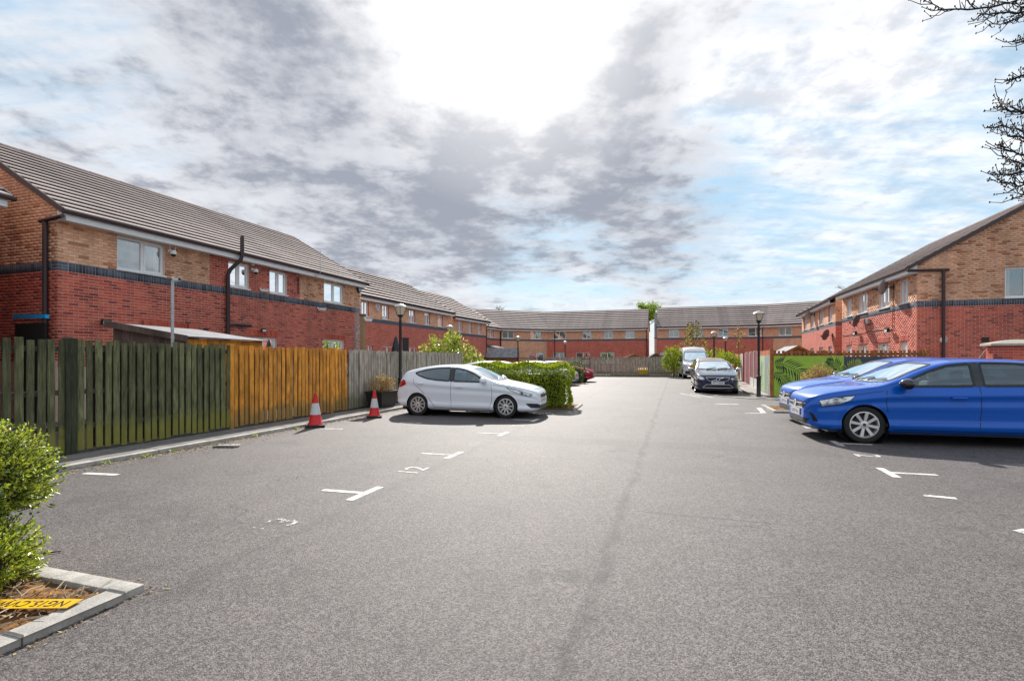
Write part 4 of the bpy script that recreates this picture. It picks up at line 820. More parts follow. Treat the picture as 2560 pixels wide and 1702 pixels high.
for x in (0, 3.0): MB().box(x-.04,x+.04,.5,.58,0,2.2 if x else 2.8).build('post', mShedF, lt)
# folded parasol and dark headboard seen over the grey fence
for px, d, hgt, lb in ((983, 20.5, 2.55, 'black folded parasol showing above the grey fence'),):
    q = P(px+7, 900, d); t = thing('folded_parasol', lb, 'parasol', (q.x, q.y, 0), 0)
    MB().lathe([(.02,.0),(.02,.9)], 10).build('pole', mBlackP, t); MB().lathe([(.05,.9),(.24,1.0),(.22,1.5),(.16,2.0),(.06,2.36),(.015,2.44),(.0,2.48)], 14).build('canopy', mBlackP, t, True); MB().lathe([(.25,0),(.25,.06),(.05,.1),(0,.1)], 16).build('foot', mBlackP, t)
q = P(1014, 900, 21.5); t = thing('notice_board', 'dark upright board behind the lamp post and grey fence', 'board', (q.x, q.y, 0), 30); MB().cbox(-.13,.13,-.05,.05,0,2.38,.02).build('panel', mBlackP, t); MB().box(-.15,.15,-.06,.06,2.38,2.42).build('cap', mBlackP, t)
# mural fence
mGreenM = M('lime_mural_paint', (.34,.54,.06), .7, var=.12, scale=3); mNavyM = M('slate_mural_paint', (.055,.075,.095), .7, var=.15, scale=4); mLeafM = M('dark_leaf_paint', (.012,.035,.028), .7); mPaleM = M('pale_green_mural_paint', (.34,.48,.22), .7, col2=(.45,.55,.32), scale=4); mGreyM = M('grey_mural_paint', (.25,.29,.30), .7, var=.15); mLimeL = M('lime_leaf_paint', (.33,.42,.06), .7)
aM = math.degrees(math.atan2(-.3, .954))
mf = fence('brown picket fence carrying a lime green leaf mural', FR0, aM, .06, 5.15, 1.84, .15, .095, mBrownF, posts=(0, 1.8, 3.5, 5.15), gravel=False, post_mat=mBrownF, rails=(.4, 1.1, 1.66))
xs = along(FR0, aM, 2108)
MB().box(.06,xs,-.075,-.05,.04,1.63).build('mural_panel', mGreenM, mf); MB().box(xs+.002,5.1,-.075,-.05,.04,1.60).build('mural_panel', mNavyM, mf)
def frond(par, pts, n, ln, mat, y=-.079, spread=70, w=.035, both=True):
    """painted palm frond: curved midrib with leaflets, a thin coat of paint on the panel"""
    pts = [Vector((p[0], p[1])) for p in pts]; mb = MB()
    def at(u):
        k = u*(len(pts)-1); i = min(int(k), len(pts)-2); f = k-i; return pts[i].lerp(pts[i+1], f), (pts[i+1]-pts[i]).normalized()
    for i in range(n):
        u = i/(n-1); p, d = at(u)
        for sg in ((1,-1) if both else (1,)):
            a = R(spread*(1-.55*u))*sg; q = Vector((d.x*math.cos(a)-d.y*math.sin(a), d.x*math.sin(a)+d.y*math.cos(a))); l = ln*(math.sin(math.pi*(.12+.8*u))**.7); nn = Vector((-q.y, q.x))
            e = p+q*l+Vector((0,-.10*l)); m_ = p+q*l*.45
            mb.add([(p.x,y,p.y),(m_.x+nn.x*w/2,y,m_.y+nn.y*w/2),(e.x,y,e.y),(m_.x-nn.x*w/2,y,m_.y-nn.y*w/2)], [(0,1,2,3)])
    for i in range(12):
        a, _ = at(i/12); b, _ = at((i+1)/12); dd = (b-a).normalized(); nn = Vector((-dd.y, dd.x))*.009; yy = y-.001
        mb.add([(a.x-nn.x,yy,a.y-nn.y),(b.x-nn.x,yy,b.y-nn.y),(b.x+nn.x,yy,b.y+nn.y),(a.x+nn.x,yy,a.y+nn.y)], [(0,1,2,3)])
    return mb.build('painted_frond', mat, par)
def mp_(px, py):
    a = along(FR0, aM, px); return (a, EYE+(HY-py)/F*(FR0.y-.3*a))
frond(mf, [mp_(1937,911), mp_(1955,909), mp_(1985,922), mp_(2008,940), mp_(2030,966)], 20, .50, mLeafM, w=.045)
frond(mf, [mp_(1935,936), mp_(1950,940), mp_(1963,955), mp_(1976,984)], 13, .36, mLeafM, w=.04)
frond(mf, [mp_(2104,938), mp_(2096,920), mp_(2084,908), mp_(2070,902)], 13, .36, mLeafM, w=.04); frond(mf, [mp_(2107,936), mp_(2118,920), mp_(2132,910), mp_(2146,904)], 12, .30, mLimeL, w=.04); frond(mf, [mp_(2062,955), mp_(2070,940), mp_(2082,930)], 8, .3, mLeafM)
# street side of that garden: painted panels running away from the camera
sf = thing('fence', 'row of red, cream and orange painted fence panels along the footway', 'fence', tuple(FR0+UF*21.6), A_FR+180)
def sx_(t): return 21.6-t
def boards(t0, t1, mat, h, bw=.145, z0=.08):
    me = MB().box(0, bw-.008, -.02, 0, 0, h).mesh('fence_board', mat); t = t0
    while t < t1-.05: link('fence_board', me, sf, (sx_(t)-bw, 0, z0+random.uniform(-.008,.008)), (0, random.uniform(-.004,.004), 0)); t += bw
boards(.1, 4.6, mOrgF2, 1.80); boards(4.7, 13.4, mRedF, 1.82); boards(13.4, 16.7, mCreamF, 1.80); boards(16.7, 21.5, mOrgF2, 1.82)
for a, mt in ((0, mBrownF), (4.65, mUPVC), (6.6, mUPVC), (8.8, mUPVC), (11.2, mUPVC), (13.4, mRedF), (16.7, mBrownF), (21.5, mUPVC)): MB().cbox(sx_(a)-.06,sx_(a)+.06,-.07,.06,0,1.93,.01).build('fence_post', mt, sf)
for a, b in ((4.75,6.5),(6.7,8.7)): MB().box(sx_(b),sx_(a),-.045,-.021,.06,.50).build('gravel_board', mUPVC, sf)
MB().box(sx_(4.55),sx_(1.9),-.045,-.022,.08,1.66).build('mural_panel', mPaleM, sf); MB().box(sx_(1.88),sx_(.12),-.045,-.022,.08,1.66).build('mural_panel', mGreyM, sf)
frond(sf, [(sx_(1.0),.1),(sx_(.9),.5),(sx_(.7),.9),(sx_(.3),1.3)], 12, .5, mPaleM, y=-.049, w=.12); frond(sf, [(sx_(3.4),.15),(sx_(3.2),.7),(sx_(2.9),1.3)], 12, .5, mGreyM, y=-.049, w=.07)
# brick pier by the right gable
pr = thing('brick_pier', 'brick pier with a pale stone cap beside the shaded gable', 'pier', (P(2483, 900, 14).x, 14.0, 0), -17)
MB().box(.0,1.6,0,.32,0,1.88).build('core', mMort, pr)
pm = MB().box(0,.215,-.008,.0,0,.065).mesh('brick', mRed); ph2 = MB().box(0,.10,-.008,.0,0,.065).mesh('brick', mRed); ph = MB().box(-.008,0,0,.10,0,.065).mesh('brick', mRed)
for r_ in range(11):
    z = 1.06+r_*.075
    for i in range(7): link('brick', pm if i or not r_ % 2 else ph2, pr, (max(0, (i-.5*(r_ % 2))*.225)+.004, 0, z))
    for i in range(3 if not r_ % 2 else 3): link('brick', ph, pr, (0, .0+i*.11, z))
MB().add([(-.10,-.1,1.88),(1.7,-.1,1.88),(1.7,.42,1.88),(-.10,.42,1.88),(-.10,-.1,1.94),(1.7,-.1,1.94),(1.7,.42,1.94),(-.10,.42,1.94),(.45,.16,2.05),(1.5,.16,2.05)], [(0,3,2,1),(0,1,5,4),(1,2,6,5),(2,3,7,6),(3,0,4,7),(4,5,9,8),(5,6,9),(6,7,8,9),(7,4,8)]).build('cap', M('pale_stone_cap', (.50,.46,.38), .9, var=.15), pr)
# fittings on the right houses
def onR(px, py, out=.01):
    a = along(RN, aR, px); p = RN+uR*a; n = Vector((-uR.y, uR.x)); return (p.x+n.x*out, p.y+n.y*out, EYE+(HY-py)/F*p.y)
def onG(px, py, out=.012):
    a = along(RN, aR-90, px); d = Vector((uR.y, -uR.x)); p = RN+d*a; return (p.x-uR.x*out, p.y-uR.y*out, EYE+(HY-py)/F*p.y)
def onR2(px, py, out=.01):
    a = along(R2N, a2R, px); p = R2N+u2*a; n = Vector((-u2.y, u2.x)); return (p.x+n.x*out, p.y+n.y*out, EYE+(HY-py)/F*p.y)
mDish = M('grey_dish_metal', (.16,.16,.18), .5, .3, var=.1); mMeshD = M('pale_dish_metal', (.42,.42,.42), .5, .2, var=.1)
def dish(label, loc, rz, r=.28, m=None, up=18):
    t = thing('satellite_dish', label, 'satellite dish', loc, rz); mb = MB(); prof = [(r*k/6, .28*r*(k/6)**2) for k in range(7)]
    mb.lathe([(max(a,.001), b) for a, b in prof]+[(r, .28*r-.012)], 24); rot = Matrix.Rotation(R(90-up), 4, 'X'); mb.v = [tuple(rot @ Vector(v)+Vector((0,-.32,.02))) for v in mb.v]
    mb.build('dish', m or mDish, t, True); MB().tube([(0,0,0),(0,-.30,0),(0,-.32,.02)], .018, 8).build('bracket', mBlackP, t, True); MB().tube([(0,-.33,-.2),(0,-.5,-.22),(0,-.66,-.05)], .012, 6).build('feed_arm', mBlackP, t, True); MB().cbox(-.03,.03,-.70,-.62,-.06,.02,.008).build('receiver', mBlackP, t); MB().box(-.05,.05,-.02,0,-.12,.12).build('wall_plate', mBlackP, t)
    return t
dish('pale mesh satellite dish under the eaves beside an upper window', onR(2236, 717), aR+180-45, .33, mMeshD); dish('dark satellite dish beside the small grey meter box', onR(2164, 803), aR+180-40, .30)
dish('pale satellite dish under the eaves of the far right house', onR2(2037, 786), a2R+180-45, .36, mMeshD); dish('dark satellite dish low on the far right house', onR2(2082, 838), a2R+180-40, .34)
flood('black floodlight under the cable run by the near windows', onR(2228, 826), aR+180, s=1.4); flood('black floodlight on the cable run by the far windows', onR(2146, 833), aR+180, s=1.3)
wallbox('meter_box', 'small grey box at the end of the cable run', 'box', onR(2174, 803), aR+180, [('casing', MB().cbox(-.14,.14,-.12,0,-.11,.11,.01), M('grey_box', (.42,.38,.36), .6)), ('lid', MB().box(-.12,.12,-.125,-.12,-.09,.09), mSteel)])
cab = MB(); cab.tube([onR(2237,716,.03), onR(2236,745,.03), onR(2233,819,.03)], .012, 6); cab.tube([onR(2233,821,.03), onR(2190,824,.03), onR(2150,833,.03), onR(2106,839,.03)], .012, 6)
tag(cab.build('wall_cable', mBlackP), 'black cable running across the sunlit red brick', 'cable')
bh = wallbox('bulkhead_light', 'round white bulkhead light on the shaded gable', 'light', onG(2358, 850), aR-90, [('body', MB().lathe([(0,-.09),(.08,-.085),(.115,-.06),(.125,-.02),(.125,0)], 24, ax='y'), mWhiteP), ('ring', MB().lathe([(.07,-.10),(.085,-.10),(.085,-.08),(.07,-.08)], 20, ax='y'), mBlackP)])
wallbox('wall_vent', 'square dark vent in the shaded gable', 'vent', onG(2463, 849), aR-90, [('frame', MB().box(-.11,.11,-.02,0,-.09,.09), mBlackP)]+[('louvre', MB().box(-.10,.10,-.035,-.02,-.07+.045*k,-.045+.045*k), mBlackP) for k in range(4)])
alarm('pale burglar alarm box between windows of the set back house', (lambda a: (OB[0]+math.cos(R(AB))*a+.01, OB[1]+math.sin(R(AB))*a-.004, EYE+(HY-768)/F*(OB[1]+math.sin(R(AB))*a)))(along(OB, AB, 942)), AB, 1.4, mUPVC)
# ------------------------------------------------------------------ cars
def pchip(xk, yk):
    xk = np.array(xk, float); yk = np.array(yk, float); h = np.diff(xk); dl = np.diff(yk)/h; n = len(xk); m = np.zeros(n)
    m[0], m[-1] = dl[0], dl[-1]
    for i in range(1, n-1):
        if dl[i-1]*dl[i] > 0:
            w1, w2 = 2*h[i]+h[i-1], h[i]+2*h[i-1]; m[i] = (w1+w2)/(w1/dl[i-1]+w2/dl[i])
    def f(x):
        x = np.clip(np.asarray(x, float), xk[0], xk[-1]); i = np.clip(np.searchsorted(xk, x)-1, 0, n-2); t = (x-xk[i])/h[i]
        return yk[i]*(1+2*t)*(1-t)**2+m[i]*h[i]*t*(1-t)**2+yk[i+1]*t*t*(3-2*t)+m[i+1]*h[i]*t*t*(t-1)
    return f
def curve(s):
    a = [float(q) for q in s.replace(';', ' ').split()]; return pchip(a[0::2], a[1::2])
class Body:
    """car skin: a loft of cross sections along x (0 = nose)"""
    NS = 44
    def __init__(s, L, top, belt, low, wid, lean=.34, crown=.07, waist=.0):
        s.L = L; s.top, s.belt, s.low, s.wid = map(curve, (top, belt, low, wid)); s.lean = lean; s.crown = crown
        k = 230; u = np.linspace(0, 1, k); s.X = L*(u-.085*np.sin(4*np.pi*u)/ (2*np.pi)*1.0); s.X = L*(.5-.5*np.cos(np.pi*u))*.35+L*u*.65
        s.Y, s.Z = s.sections(s.X)
    def sections(s, X):
        X = np.atleast_1d(X); w, zl, zb, zt = s.wid(X), s.low(X), s.belt(X), s.top(X); zb = np.minimum(zb, zt-.03); h = zt-zb; hs = zb-zl
        ye = w-.05-s.lean*h; ze = zt-np.minimum(.28*h, s.crown)
        cy = [w-.10, w-.03, w-.004, w-.022, w-.016, w-.006, w-.013, w+.002, w-.04, (w-.045)*.45+ye*.55+.012, ye, ye*.72, ye*.36, 0*w]
        cz = [zl, zl+.07*hs, zl+.17*hs, zl+.30*hs, zl+.45*hs, zl+.58*hs, zl+.72*hs, zl+.85*hs, zb, zb*.45+ze*.55, ze, zt-(zt-ze)*.36, zt-(zt-ze)*.09, zt]
        cy = np.array(cy).T; cz = np.array(cz).T; n = cy.shape[1]
        def ext(a): return np.concatenate([2*a[:, :1]-a[:, 1:2], a, 2*a[:, -1:]-a[:, -2:-1]], 1)
        def cr(a, u):
            A = ext(a); k = np.clip(u.astype(int), 0, n-2); f = u-k; p0, p1, p2, p3 = A[:, k], A[:, k+1], A[:, k+2], A[:, k+3]
            return .5*(2*p1+(p2-p0)*f+(2*p0-5*p1+4*p2-p3)*f*f+(3*p1-p0-3*p2+p3)*f**3)
        u = np.linspace(0, n-1, s.NS*2); Y = np.maximum(cr(cy, u), 0); Y[:, -1] = 0; Z = np.maximum.accumulate(cr(cz, u), axis=1); return Y, Z
    def side(s, x, z):
        Y, Z = s.sections([x]); return float(np.interp(z, Z[0], Y[0]))
    def over(s, x, y):
        Y, Z = s.sections([x]); k = np.argmax(Y[0]); return float(np.interp(-abs(y), -Y[0][k:], Z[0][k:]))
    def front(s, y, z, rear=False):
        xs = s.X if not rear else s.X[::-1]; Ys, Zs = (s.Y, s.Z) if not rear else (s.Y[::-1], s.Z[::-1]); px = xs[0]; pv = None
        for i in range(0, len(xs)):
            ok = Zs[i][0] <= z <= Zs[i][-1]; v = (float(np.interp(z, Zs[i], Ys[i])) if ok else -.2)-abs(y)
            if v >= 0:
                if pv is None: return xs[i]
                t = pv/(pv-v); return px+(xs[i]-px)*t
            px, pv = xs[i], v
        return xs[0]
def inpoly(px, py, poly):
    r = np.zeros(px.shape, bool); n = len(poly)
    for i in range(n):
        (x0, y0), (x1, y1) = poly[i], poly[(i+1) % n]
        c = ((y0 > py) != (y1 > py)) & (px < (x1-x0)*(py-y0)/((y1-y0) or 1e-9)+x0); r ^= c
    return r
def smooth_poly(poly, r=.045, n=5):
    out = []; k = len(poly)
    for i in range(k):
        a, b, c = Vector(poly[i-1]), Vector(poly[i]), Vector(poly[(i+1) % k]); d0, d1 = a-b, c-b; q = min(r, d0.length*.45, d1.length*.45); p0, p1 = b+d0.normalized()*q, b+d1.normalized()*q
        for j in range(n+1):
            t = j/n; out.append(tuple((1-t)**2*p0+2*t*(1-t)*b+t*t*p1))
    return out
def resample(poly, step, closed=True):
    out = []; k = len(poly)
    for i in range(k if closed else k-1):
        a, b = Vector(poly[i]), Vector(poly[(i+1) % k]); m = max(1, int((b-a).length/step))
        for j in range(m): out.append(tuple(a.lerp(b, j/m)))
    if not closed: out.append(tuple(poly[-1]))
    return out
def patch(mb, poly, proj, off, step=.05, m=0, mirror=False):
    pts = resample(poly, step); xs = [p[0] for p in pts]; ys = [p[1] for p in pts]; n = len(pts)
    gx, gy = np.meshgrid(np.arange(min(xs)+step*.5, max(xs), step), np.arange(min(ys)+step*.5, max(ys), step)); gx, gy = gx.ravel(), gy.ravel(); k = inpoly(gx, gy, pts)
    allp = [Vector(p) for p in pts]+[Vector((a, b)) for a, b in zip(gx[k], gy[k])]
    v, e, f, *_ = delaunay_2d_cdt(allp, [(i, (i+1) % n) for i in range(n)], [], 1, 1e-5)
    mb.add([proj(q[0], q[1], off) for q in v], [tuple(t) for t in f], m)
def ribbon(mb, poly, proj, off, w, closed=True, m=0, step=.05):
    pts = [Vector(p) for p in resample(poly, step, closed)]; n = len(pts); L, Rr = [], []
    for i, p in enumerate(pts):
        a = pts[i-1] if closed or i else p; b = pts[(i+1) % n] if closed or i < n-1 else p; d = (b-a); d = d.normalized() if d.length > 1e-9 else Vector((1,0)); nn = Vector((-d.y, d.x))*w/2
        L.append(proj(*(p+nn), off)); Rr.append(proj(*(p-nn), off))
    mb.add(L+Rr, [(i, (i+1) % n, n+(i+1) % n, n+i) for i in range(n if closed else n-1)], m)
mTyre = M('tyre_rubber', (.016,.015,.015), .75, var=.2, scale=9); mAlloy = M('silver_alloy', (.78,.77,.76), .32, .6); mDarkAl = M('dark_alloy', (.05,.05,.055), .4, .5); mChrome = M('chrome', (.75,.75,.76), .25, 1.0)
mTrim = M('black_trim', (.012,.012,.014), .35); mGloss = M('gloss_black', (.01,.01,.012), .08, coat=.6); mSeat = M('seat_cloth', (.09,.09,.10), .85, var=.2); mCabin = M('cabin_plastic', (.07,.07,.075), .7); mRedL = M('red_lamp', (.55,.008,.02), .12, coat=.6); mLens = M('headlamp_reflector', (.72,.74,.77), .12, .5, col2=(.06,.06,.07), scale=7, thr=(.44,.66), coat=1.0); mPlate = M('plate_white', (.78,.78,.76), .35); mInk = M('plate_ink', (.01,.01,.01), .5)
def carglass(name, tint, refl=.5):
    m, t, b = newmat(name); fr = t.n('ShaderNodeFresnel', i_IOR=1.55); tr = t.n('ShaderNodeBsdfTransparent', i_0=(*tint, 1)); gl = t.n('ShaderNodeBsdfGlossy', i_0=(.85,.95,1,1), i_1=.015)
    mx = t.n('ShaderNodeMixShader', i_0=t.m('ADD', t.m('MULTIPLY', fr.outputs[0], 1.7), .07, clamp=True)); t.put(mx.inputs[1], tr.outputs[0]); t.put(mx.inputs[2], gl.outputs[0])
    t.nt.links.new(mx.outputs[0], [n for n in t.nt.nodes if n.type == 'OUTPUT_MATERIAL'][0].inputs[0]); return m
mGlass = carglass('tinted_car_glass', (.72,.90,.90)); mGlassD = carglass('privacy_glass', (.26,.36,.42)); mScreen = carglass('windscreen_glass', (.80,.88,.86))
def paint(name, col, metal=.25, rough=.3):
    m, t, b = newmat(name); b.inputs['Base Color'].default_value = (*col, 1); b.inputs['Metallic'].default_value = metal; b.inputs['Roughness'].default_value = rough; b.inputs['Coat Weight'].default_value = .55; b.inputs['Coat Roughness'].default_value = .03; b.inputs['Specular IOR Level'].default_value = .3
    oc = t.n('ShaderNodeTexCoord').outputs['Object']; return m
def wheel(car, x, y, r, wd, sgn, style, body_r=.71):
    """tyre with shoulder and sidewall; rim with its own spokes"""
    rr = r*body_r; h = wd/2; mb = MB()
    mb.lathe([(rr,-h*.8),(rr+.012,-h*.95),(r*.86,-h),(r*.965,-h*.9),(r,-h*.62),(r,h*.62),(r*.965,h*.9),(r*.86,h),(rr+.012,h*.95),(rr,h*.8)], 44, ax='y')
    w = mb.build('wheel', mTyre, car, True, 30); w.location = (x, y, r); s = sgn
    q = MB(); o = s*h*.82
    q.lathe([(rr*1.0,o*1.08),(rr*.93,o*1.1),(rr*.90,o*.95),(rr*.88,o*.2)], 40, ax='y')
    n = style['n']
    for k in range(n):
        a = 2*math.pi*k/n+style.get('ph', 0)
        def pp(rad, off, dep): return (rad*math.cos(a)-off*math.sin(a), dep, rad*math.sin(a)+off*math.cos(a))
        w0, w1, w2 = style['w']
        if style.get('split'):
            for sg in (-1, 1):
                q.add([pp(.045,sg*.012-w0,o*1.0), pp(.045,sg*.012+w0,o*1.0), pp(rr*.6,sg*w2*.5+w1,o*1.05), pp(rr*.6,sg*w2*.5-w1,o*1.05), pp(rr*.92,sg*w2-w1,o*1.05), pp(rr*.92,sg*w2+w1,o*1.05), pp(.045,sg*.012-w0,o*.7), pp(rr*.92,sg*w2-w1,o*.75), pp(rr*.92,sg*w2+w1,o*.75), pp(.045,sg*.012+w0,o*.7)], [(0,1,2,3),(3,2,5,4),(0,3,4,7,6),(1,9,8,5,2)])
        else:
            q.add([pp(.05,-w0,o*.98), pp(.05,w0,o*.98), pp(rr*.92,w1,o*1.08), pp(rr*.92,-w1,o*1.08), pp(.05,-w0,o*.6), pp(.05,w0,o*.6), pp(rr*.92,w1,o*.7), pp(rr*.92,-w1,o*.7)], [(0,1,2,3),(0,3,7,4),(1,5,6,2)])
    q.lathe([(.0,o*1.06),(.035,o*1.06),(.062,o*1.0),(.066,o*.6)], 20, ax='y')
    q.build('rim', mAlloy, w, True, 30)
    q = MB(); q.lathe([(.0,o*.1),(rr*.9,o*.1)], 24, ax='y'); q.lathe([(.0,o*.35),(rr*.62,o*.35),(rr*.62,o*.1)], 24, ax='y'); q.build('brake_disc', mDarkAl, w)
    q = MB(); q.lathe([(0,o*1.075),(.026,o*1.075)], 14, ax='y'); q.build('hub_badge', mDarkAl, w)
def car(name, label, cat, sp, loc, heading, scale, pm, group=None, detail=True):
    B = sp['body']; L = B.L; xm = (sp['ax'][0]+sp['ax'][1])/2; c = thing(name, label, cat, loc, heading, group); c.scale = (scale, scale, scale)
    T3 = lambda x, y, z: (xm-x, y, z)
    X, Y, Z = B.X, B.Y, B.Z; nx, ns = Y.shape; full = 2*ns-1
    # window and arch openings
    FY = np.concatenate([Y, -Y[:, -2::-1]], 1); FZ = np.concatenate([Z, Z[:, -2::-1]], 1); V = np.stack([xm-np.repeat(X[:, None], full, 1), FY, FZ], 2).reshape(-1, 3)
    i, j = np.meshgrid(np.arange(nx-1), np.arange(full-1), indexing='ij'); a = (i*full+j).ravel(); Q = np.stack([a, a+full, a+full+1, a+1], 1)
    C = V[Q].mean(1); cx, cy, cz = xm-C[:, 0], np.abs(C[:, 1]), C[:, 2]; kill = np.zeros(len(Q), bool)
    wmax = B.wid(cx)
    for ax in sp['ax']: kill |= ((cx-ax)**2+(cz-sp['r'])**2 < sp['arch']**2) & (cy > wmax-.25) & (cz < sp['r']+sp['arch'])
    jj = np.minimum(np.tile(np.arange(full-1), nx-1), full-2-np.tile(np.arange(full-1), nx-1)); upper = jj > ns*.56
    for wpoly, *_ in sp['glass']: kill |= inpoly(cx, cz, wpoly) & upper & (cy > .45*wmax)
    kill |= inpoly(cx, np.where(C[:, 1] >= 0, cy, -cy), sp['screen']) & upper
    if sp.get('rearglass'): kill |= inpoly(C[:, 1], cz, sp['rearglass']) & (cx > L*.8)
    Qk = Q[~kill]
    caps = []
    body = link('body', npmesh('body', V, Qk, pm, smooth=True), c)
    MB().add([tuple(v) for v in V[:full]], [tuple(range(full))]).build('nose_panel', pm, c, True); MB().add([tuple(v) for v in V[-full:]], [tuple(range(full-1,-1,-1))]).build('tail_panel', pm, c, True)
    Vi = V.copy(); Vi[:, 1] *= .965; Vi[:, 2] -= .025; hi = Qk[C[~kill][:, 2] > .5]; link('cabin_lining', npmesh('cabin_lining', Vi, hi[:, ::-1], mCabin, smooth=True), body)
    w0 = float(B.wid(L*.5)); lo = float(B.low(L*.5))
    MB().box(xm-L+.25, xm-.3, -w0+.16, w0-.16, lo-.03, lo+.06).build('underbody', mTrim, c)
    def side(sg): return lambda x, z, off: T3(x, sg*(B.side(x, z)+off), z)
    def topp(x, y, off): return T3(x, y, B.over(x, y)+off)
    def frnt(y, z, off): return T3(B.front(y, z)-off, y, z)
    def rear(y, z, off): return T3(B.front(y, z, True)+off, y, z)
    for sg in (1, -1):
        pj = side(sg)
        for ax in sp['ax']:
            arc = [(ax+sp['arch']*math.cos(q), sp['r']+sp['arch']*math.sin(q)) for q in np.linspace(R(-13), R(193), 40)]
            mb = MB(); ribbon(mb, arc, pj, .006, .045, False, step=.03); mb.build('wheel_arch_lip', sp.get('archmat') or pm, c, True)
            wy = float(B.wid(ax)); ra = sp['arch']+.012; q = MB(); q.lathe([(ra, sg*(wy-.045)), (ra, sg*(wy-.30)), (.0, sg*(wy-.30))], 36, (xm-ax, 0, sp['r']), 'y'); q.build('wheel_well', mTrim, c)
            wheel(c, xm-ax, sg*(wy-.035-sp['tw']/2), sp['r'], sp['tw'], sg, sp['rim'])
        for wpoly, gm in sp['glass']:
            sm = smooth_poly(wpoly); mb = MB(); patch(mb, sm, pj, .003); g = mb.build('side_window', gm, c, True); mb = MB(); ribbon(mb, sm, pj, .007, .038); mb.build('window_seal', mTrim, g, True)
        for poly, mt, nm in sp.get('sidepatch', ()): mb = MB(); patch(mb, poly, pj, .008); mb.build(nm, mt, c, True)
        if detail:
            for ln in sp.get('seams', ()): mb = MB(); ribbon(mb, ln, pj, .0025, .009, False); mb.build('door_seam', mTrim, c, True)
            for ln in sp.get('creases', ()): mb = MB(); ribbon(mb, ln, pj, .006, .02, False); mb.build('body_crease', pm, c, True)
            for hx, hz in sp.get('handles', ()):
                y = B.side(hx, hz); MB().cbox(xm-hx-.105, xm-hx+.105, *(sorted((sg*(y+.008), sg*(y+.040)))), hz-.014, hz+.016, .008).build('door_handle', sp.get('handlemat') or pm, c, True)
        mx, mz = sp['mirror']; y = B.side(mx, mz)
        q = MB(); q.ico((0,0,0), 1, 3); q.v = [(xm-mx+v[0]*(.125 if v[0] > 0 else .075)+.02, sg*(y+.15+v[1]*.13), mz+.065+v[2]*.092) for v in q.v]; q.build('door_mirror', sp.get('mirmat') or pm, c, True)
        MB().tube([(xm-mx, sg*(y-.02), mz-.01), (xm-mx+.01, sg*(y+.08), mz+.01)], [.03, .022], 8).build('mirror_arm', mTrim, c, True)
        for poly, mt, nm in sp.get('lamps', ()):     # (y, z) polygons on the nose
            pl = [(sg*p, q) for p, q in poly]; mb = MB(); patch(mb, pl, frnt, .006, .03); h = mb.build(nm, mt, c, True); mb = MB(); ribbon(mb, pl, frnt, .009, .012, step=.03); mb.build('lamp_surround', mTrim, h, True)
        for poly, mt, nm in sp.get('sidelamps', ()): mb = MB(); patch(mb, poly, pj, .008, .03); h = mb.build(nm, mt, c, True); mb = MB(); ribbon(mb, poly, pj, .010, .010, step=.03); mb.build('lamp_surround', mTrim, h, True)
    sc = smooth_poly(sp['screen'], .05); mb = MB(); patch(mb, sc, topp, .004); ws = mb.build('windscreen', mScreen, c, True); mb = MB(); ribbon(mb, sc, topp, .007, .05); mb.build('screen_surround', mTrim, ws, True)
    for y0 in (-.35, .12):
        xb = max(p[0] for p in sp['screen'] if abs(p[1]) < .2) if False else min(p[0] for p in sp['screen'])+.02
        MB().tube([topp(xb+.01, y0, .02), topp(xb+.09, y0+.25, .022), topp(xb+.13, y0+.42, .02)], .010, 6).build('wiper', mTrim, c)
    if sp.get('rearglass'): mb = MB(); patch(mb, smooth_poly(sp['rearglass']), rear, .004); g = mb.build('rear_window', mGlassD, c, True)
    for poly, mt, nm in sp.get('nose', ()): mb = MB(); patch(mb, poly, frnt, .007, .035); mb.build(nm, mt, c, True)
    for ln, wd, mt, nm in sp.get('noselines', ()): mb = MB(); ribbon(mb, ln, frnt, .013, wd, False, step=.04); mb.build(nm, mt, c, True)
    for ln, wd, nm in sp.get('toplines', ()): mb = MB(); ribbon(mb, ln, topp, .003, wd, False); mb.build(nm, mTrim, c, True)
    pz = sp['plate'][0]; px = B.front(.2, pz)-.012; b = MB(); b.cbox(xm-px-.006, xm-px+.006, -.26, .26, pz-.056, pz+.056, .004); pp = b.build('number_plate', mPlate, c)
    vs, fs = text_mesh(sp['plate'][1], .105); MB().add([(xm-px+.0075, v[0]*.92, pz+v[1]) for v in vs], fs).build('registration', mInk, pp)
    if sp.get('badge'):
        bz, br = sp['badge']; bx = B.front(0, bz)-.018; q = MB(); q.lathe([(br*.62,.0),(br*.66,.012),(br*.95,.012),(br,.0)], 28, (xm-bx-.004, 0, bz), 'x'); q.build('badge_ring', mChrome, c, True)
        q = MB(); q.lathe([(0,.0),(br*.6,.0)], 20, (xm-bx, 0, bz), 'x'); q.build('badge_disc', mDarkAl if sp.get('badgedark') else mChrome, c)
    # cabin
    sx = sp['seatx']
    for k, x in enumerate((sx, sx+.85)):
        for y in (-.36, .36):
            s = MB(); s.cbox(xm-x-.25, xm-x+.27, y-.24, y+.24, .38, .52, .05); s.cbox(xm-x-.36, xm-x-.20, y-.23, y+.23, .46, 1.02 if k == 0 else .95, .06); st = s.build('seat', mSeat, c, True)
            MB().cbox(xm-x-.38, xm-x-.28, y-.12, y+.12, 1.05 if k == 0 else .98, 1.22 if k == 0 else 1.13, .035).build('headrest', mSeat, st, True)
    xd = min(p[0] for p in sp['screen'])+.25; MB().cbox(xm-xd-.35, xm-xd+.05, -w0+.2, w0-.2, .60, .90 if L < 5 else 1.2, .05).build('dashboard', mCabin, c, True)
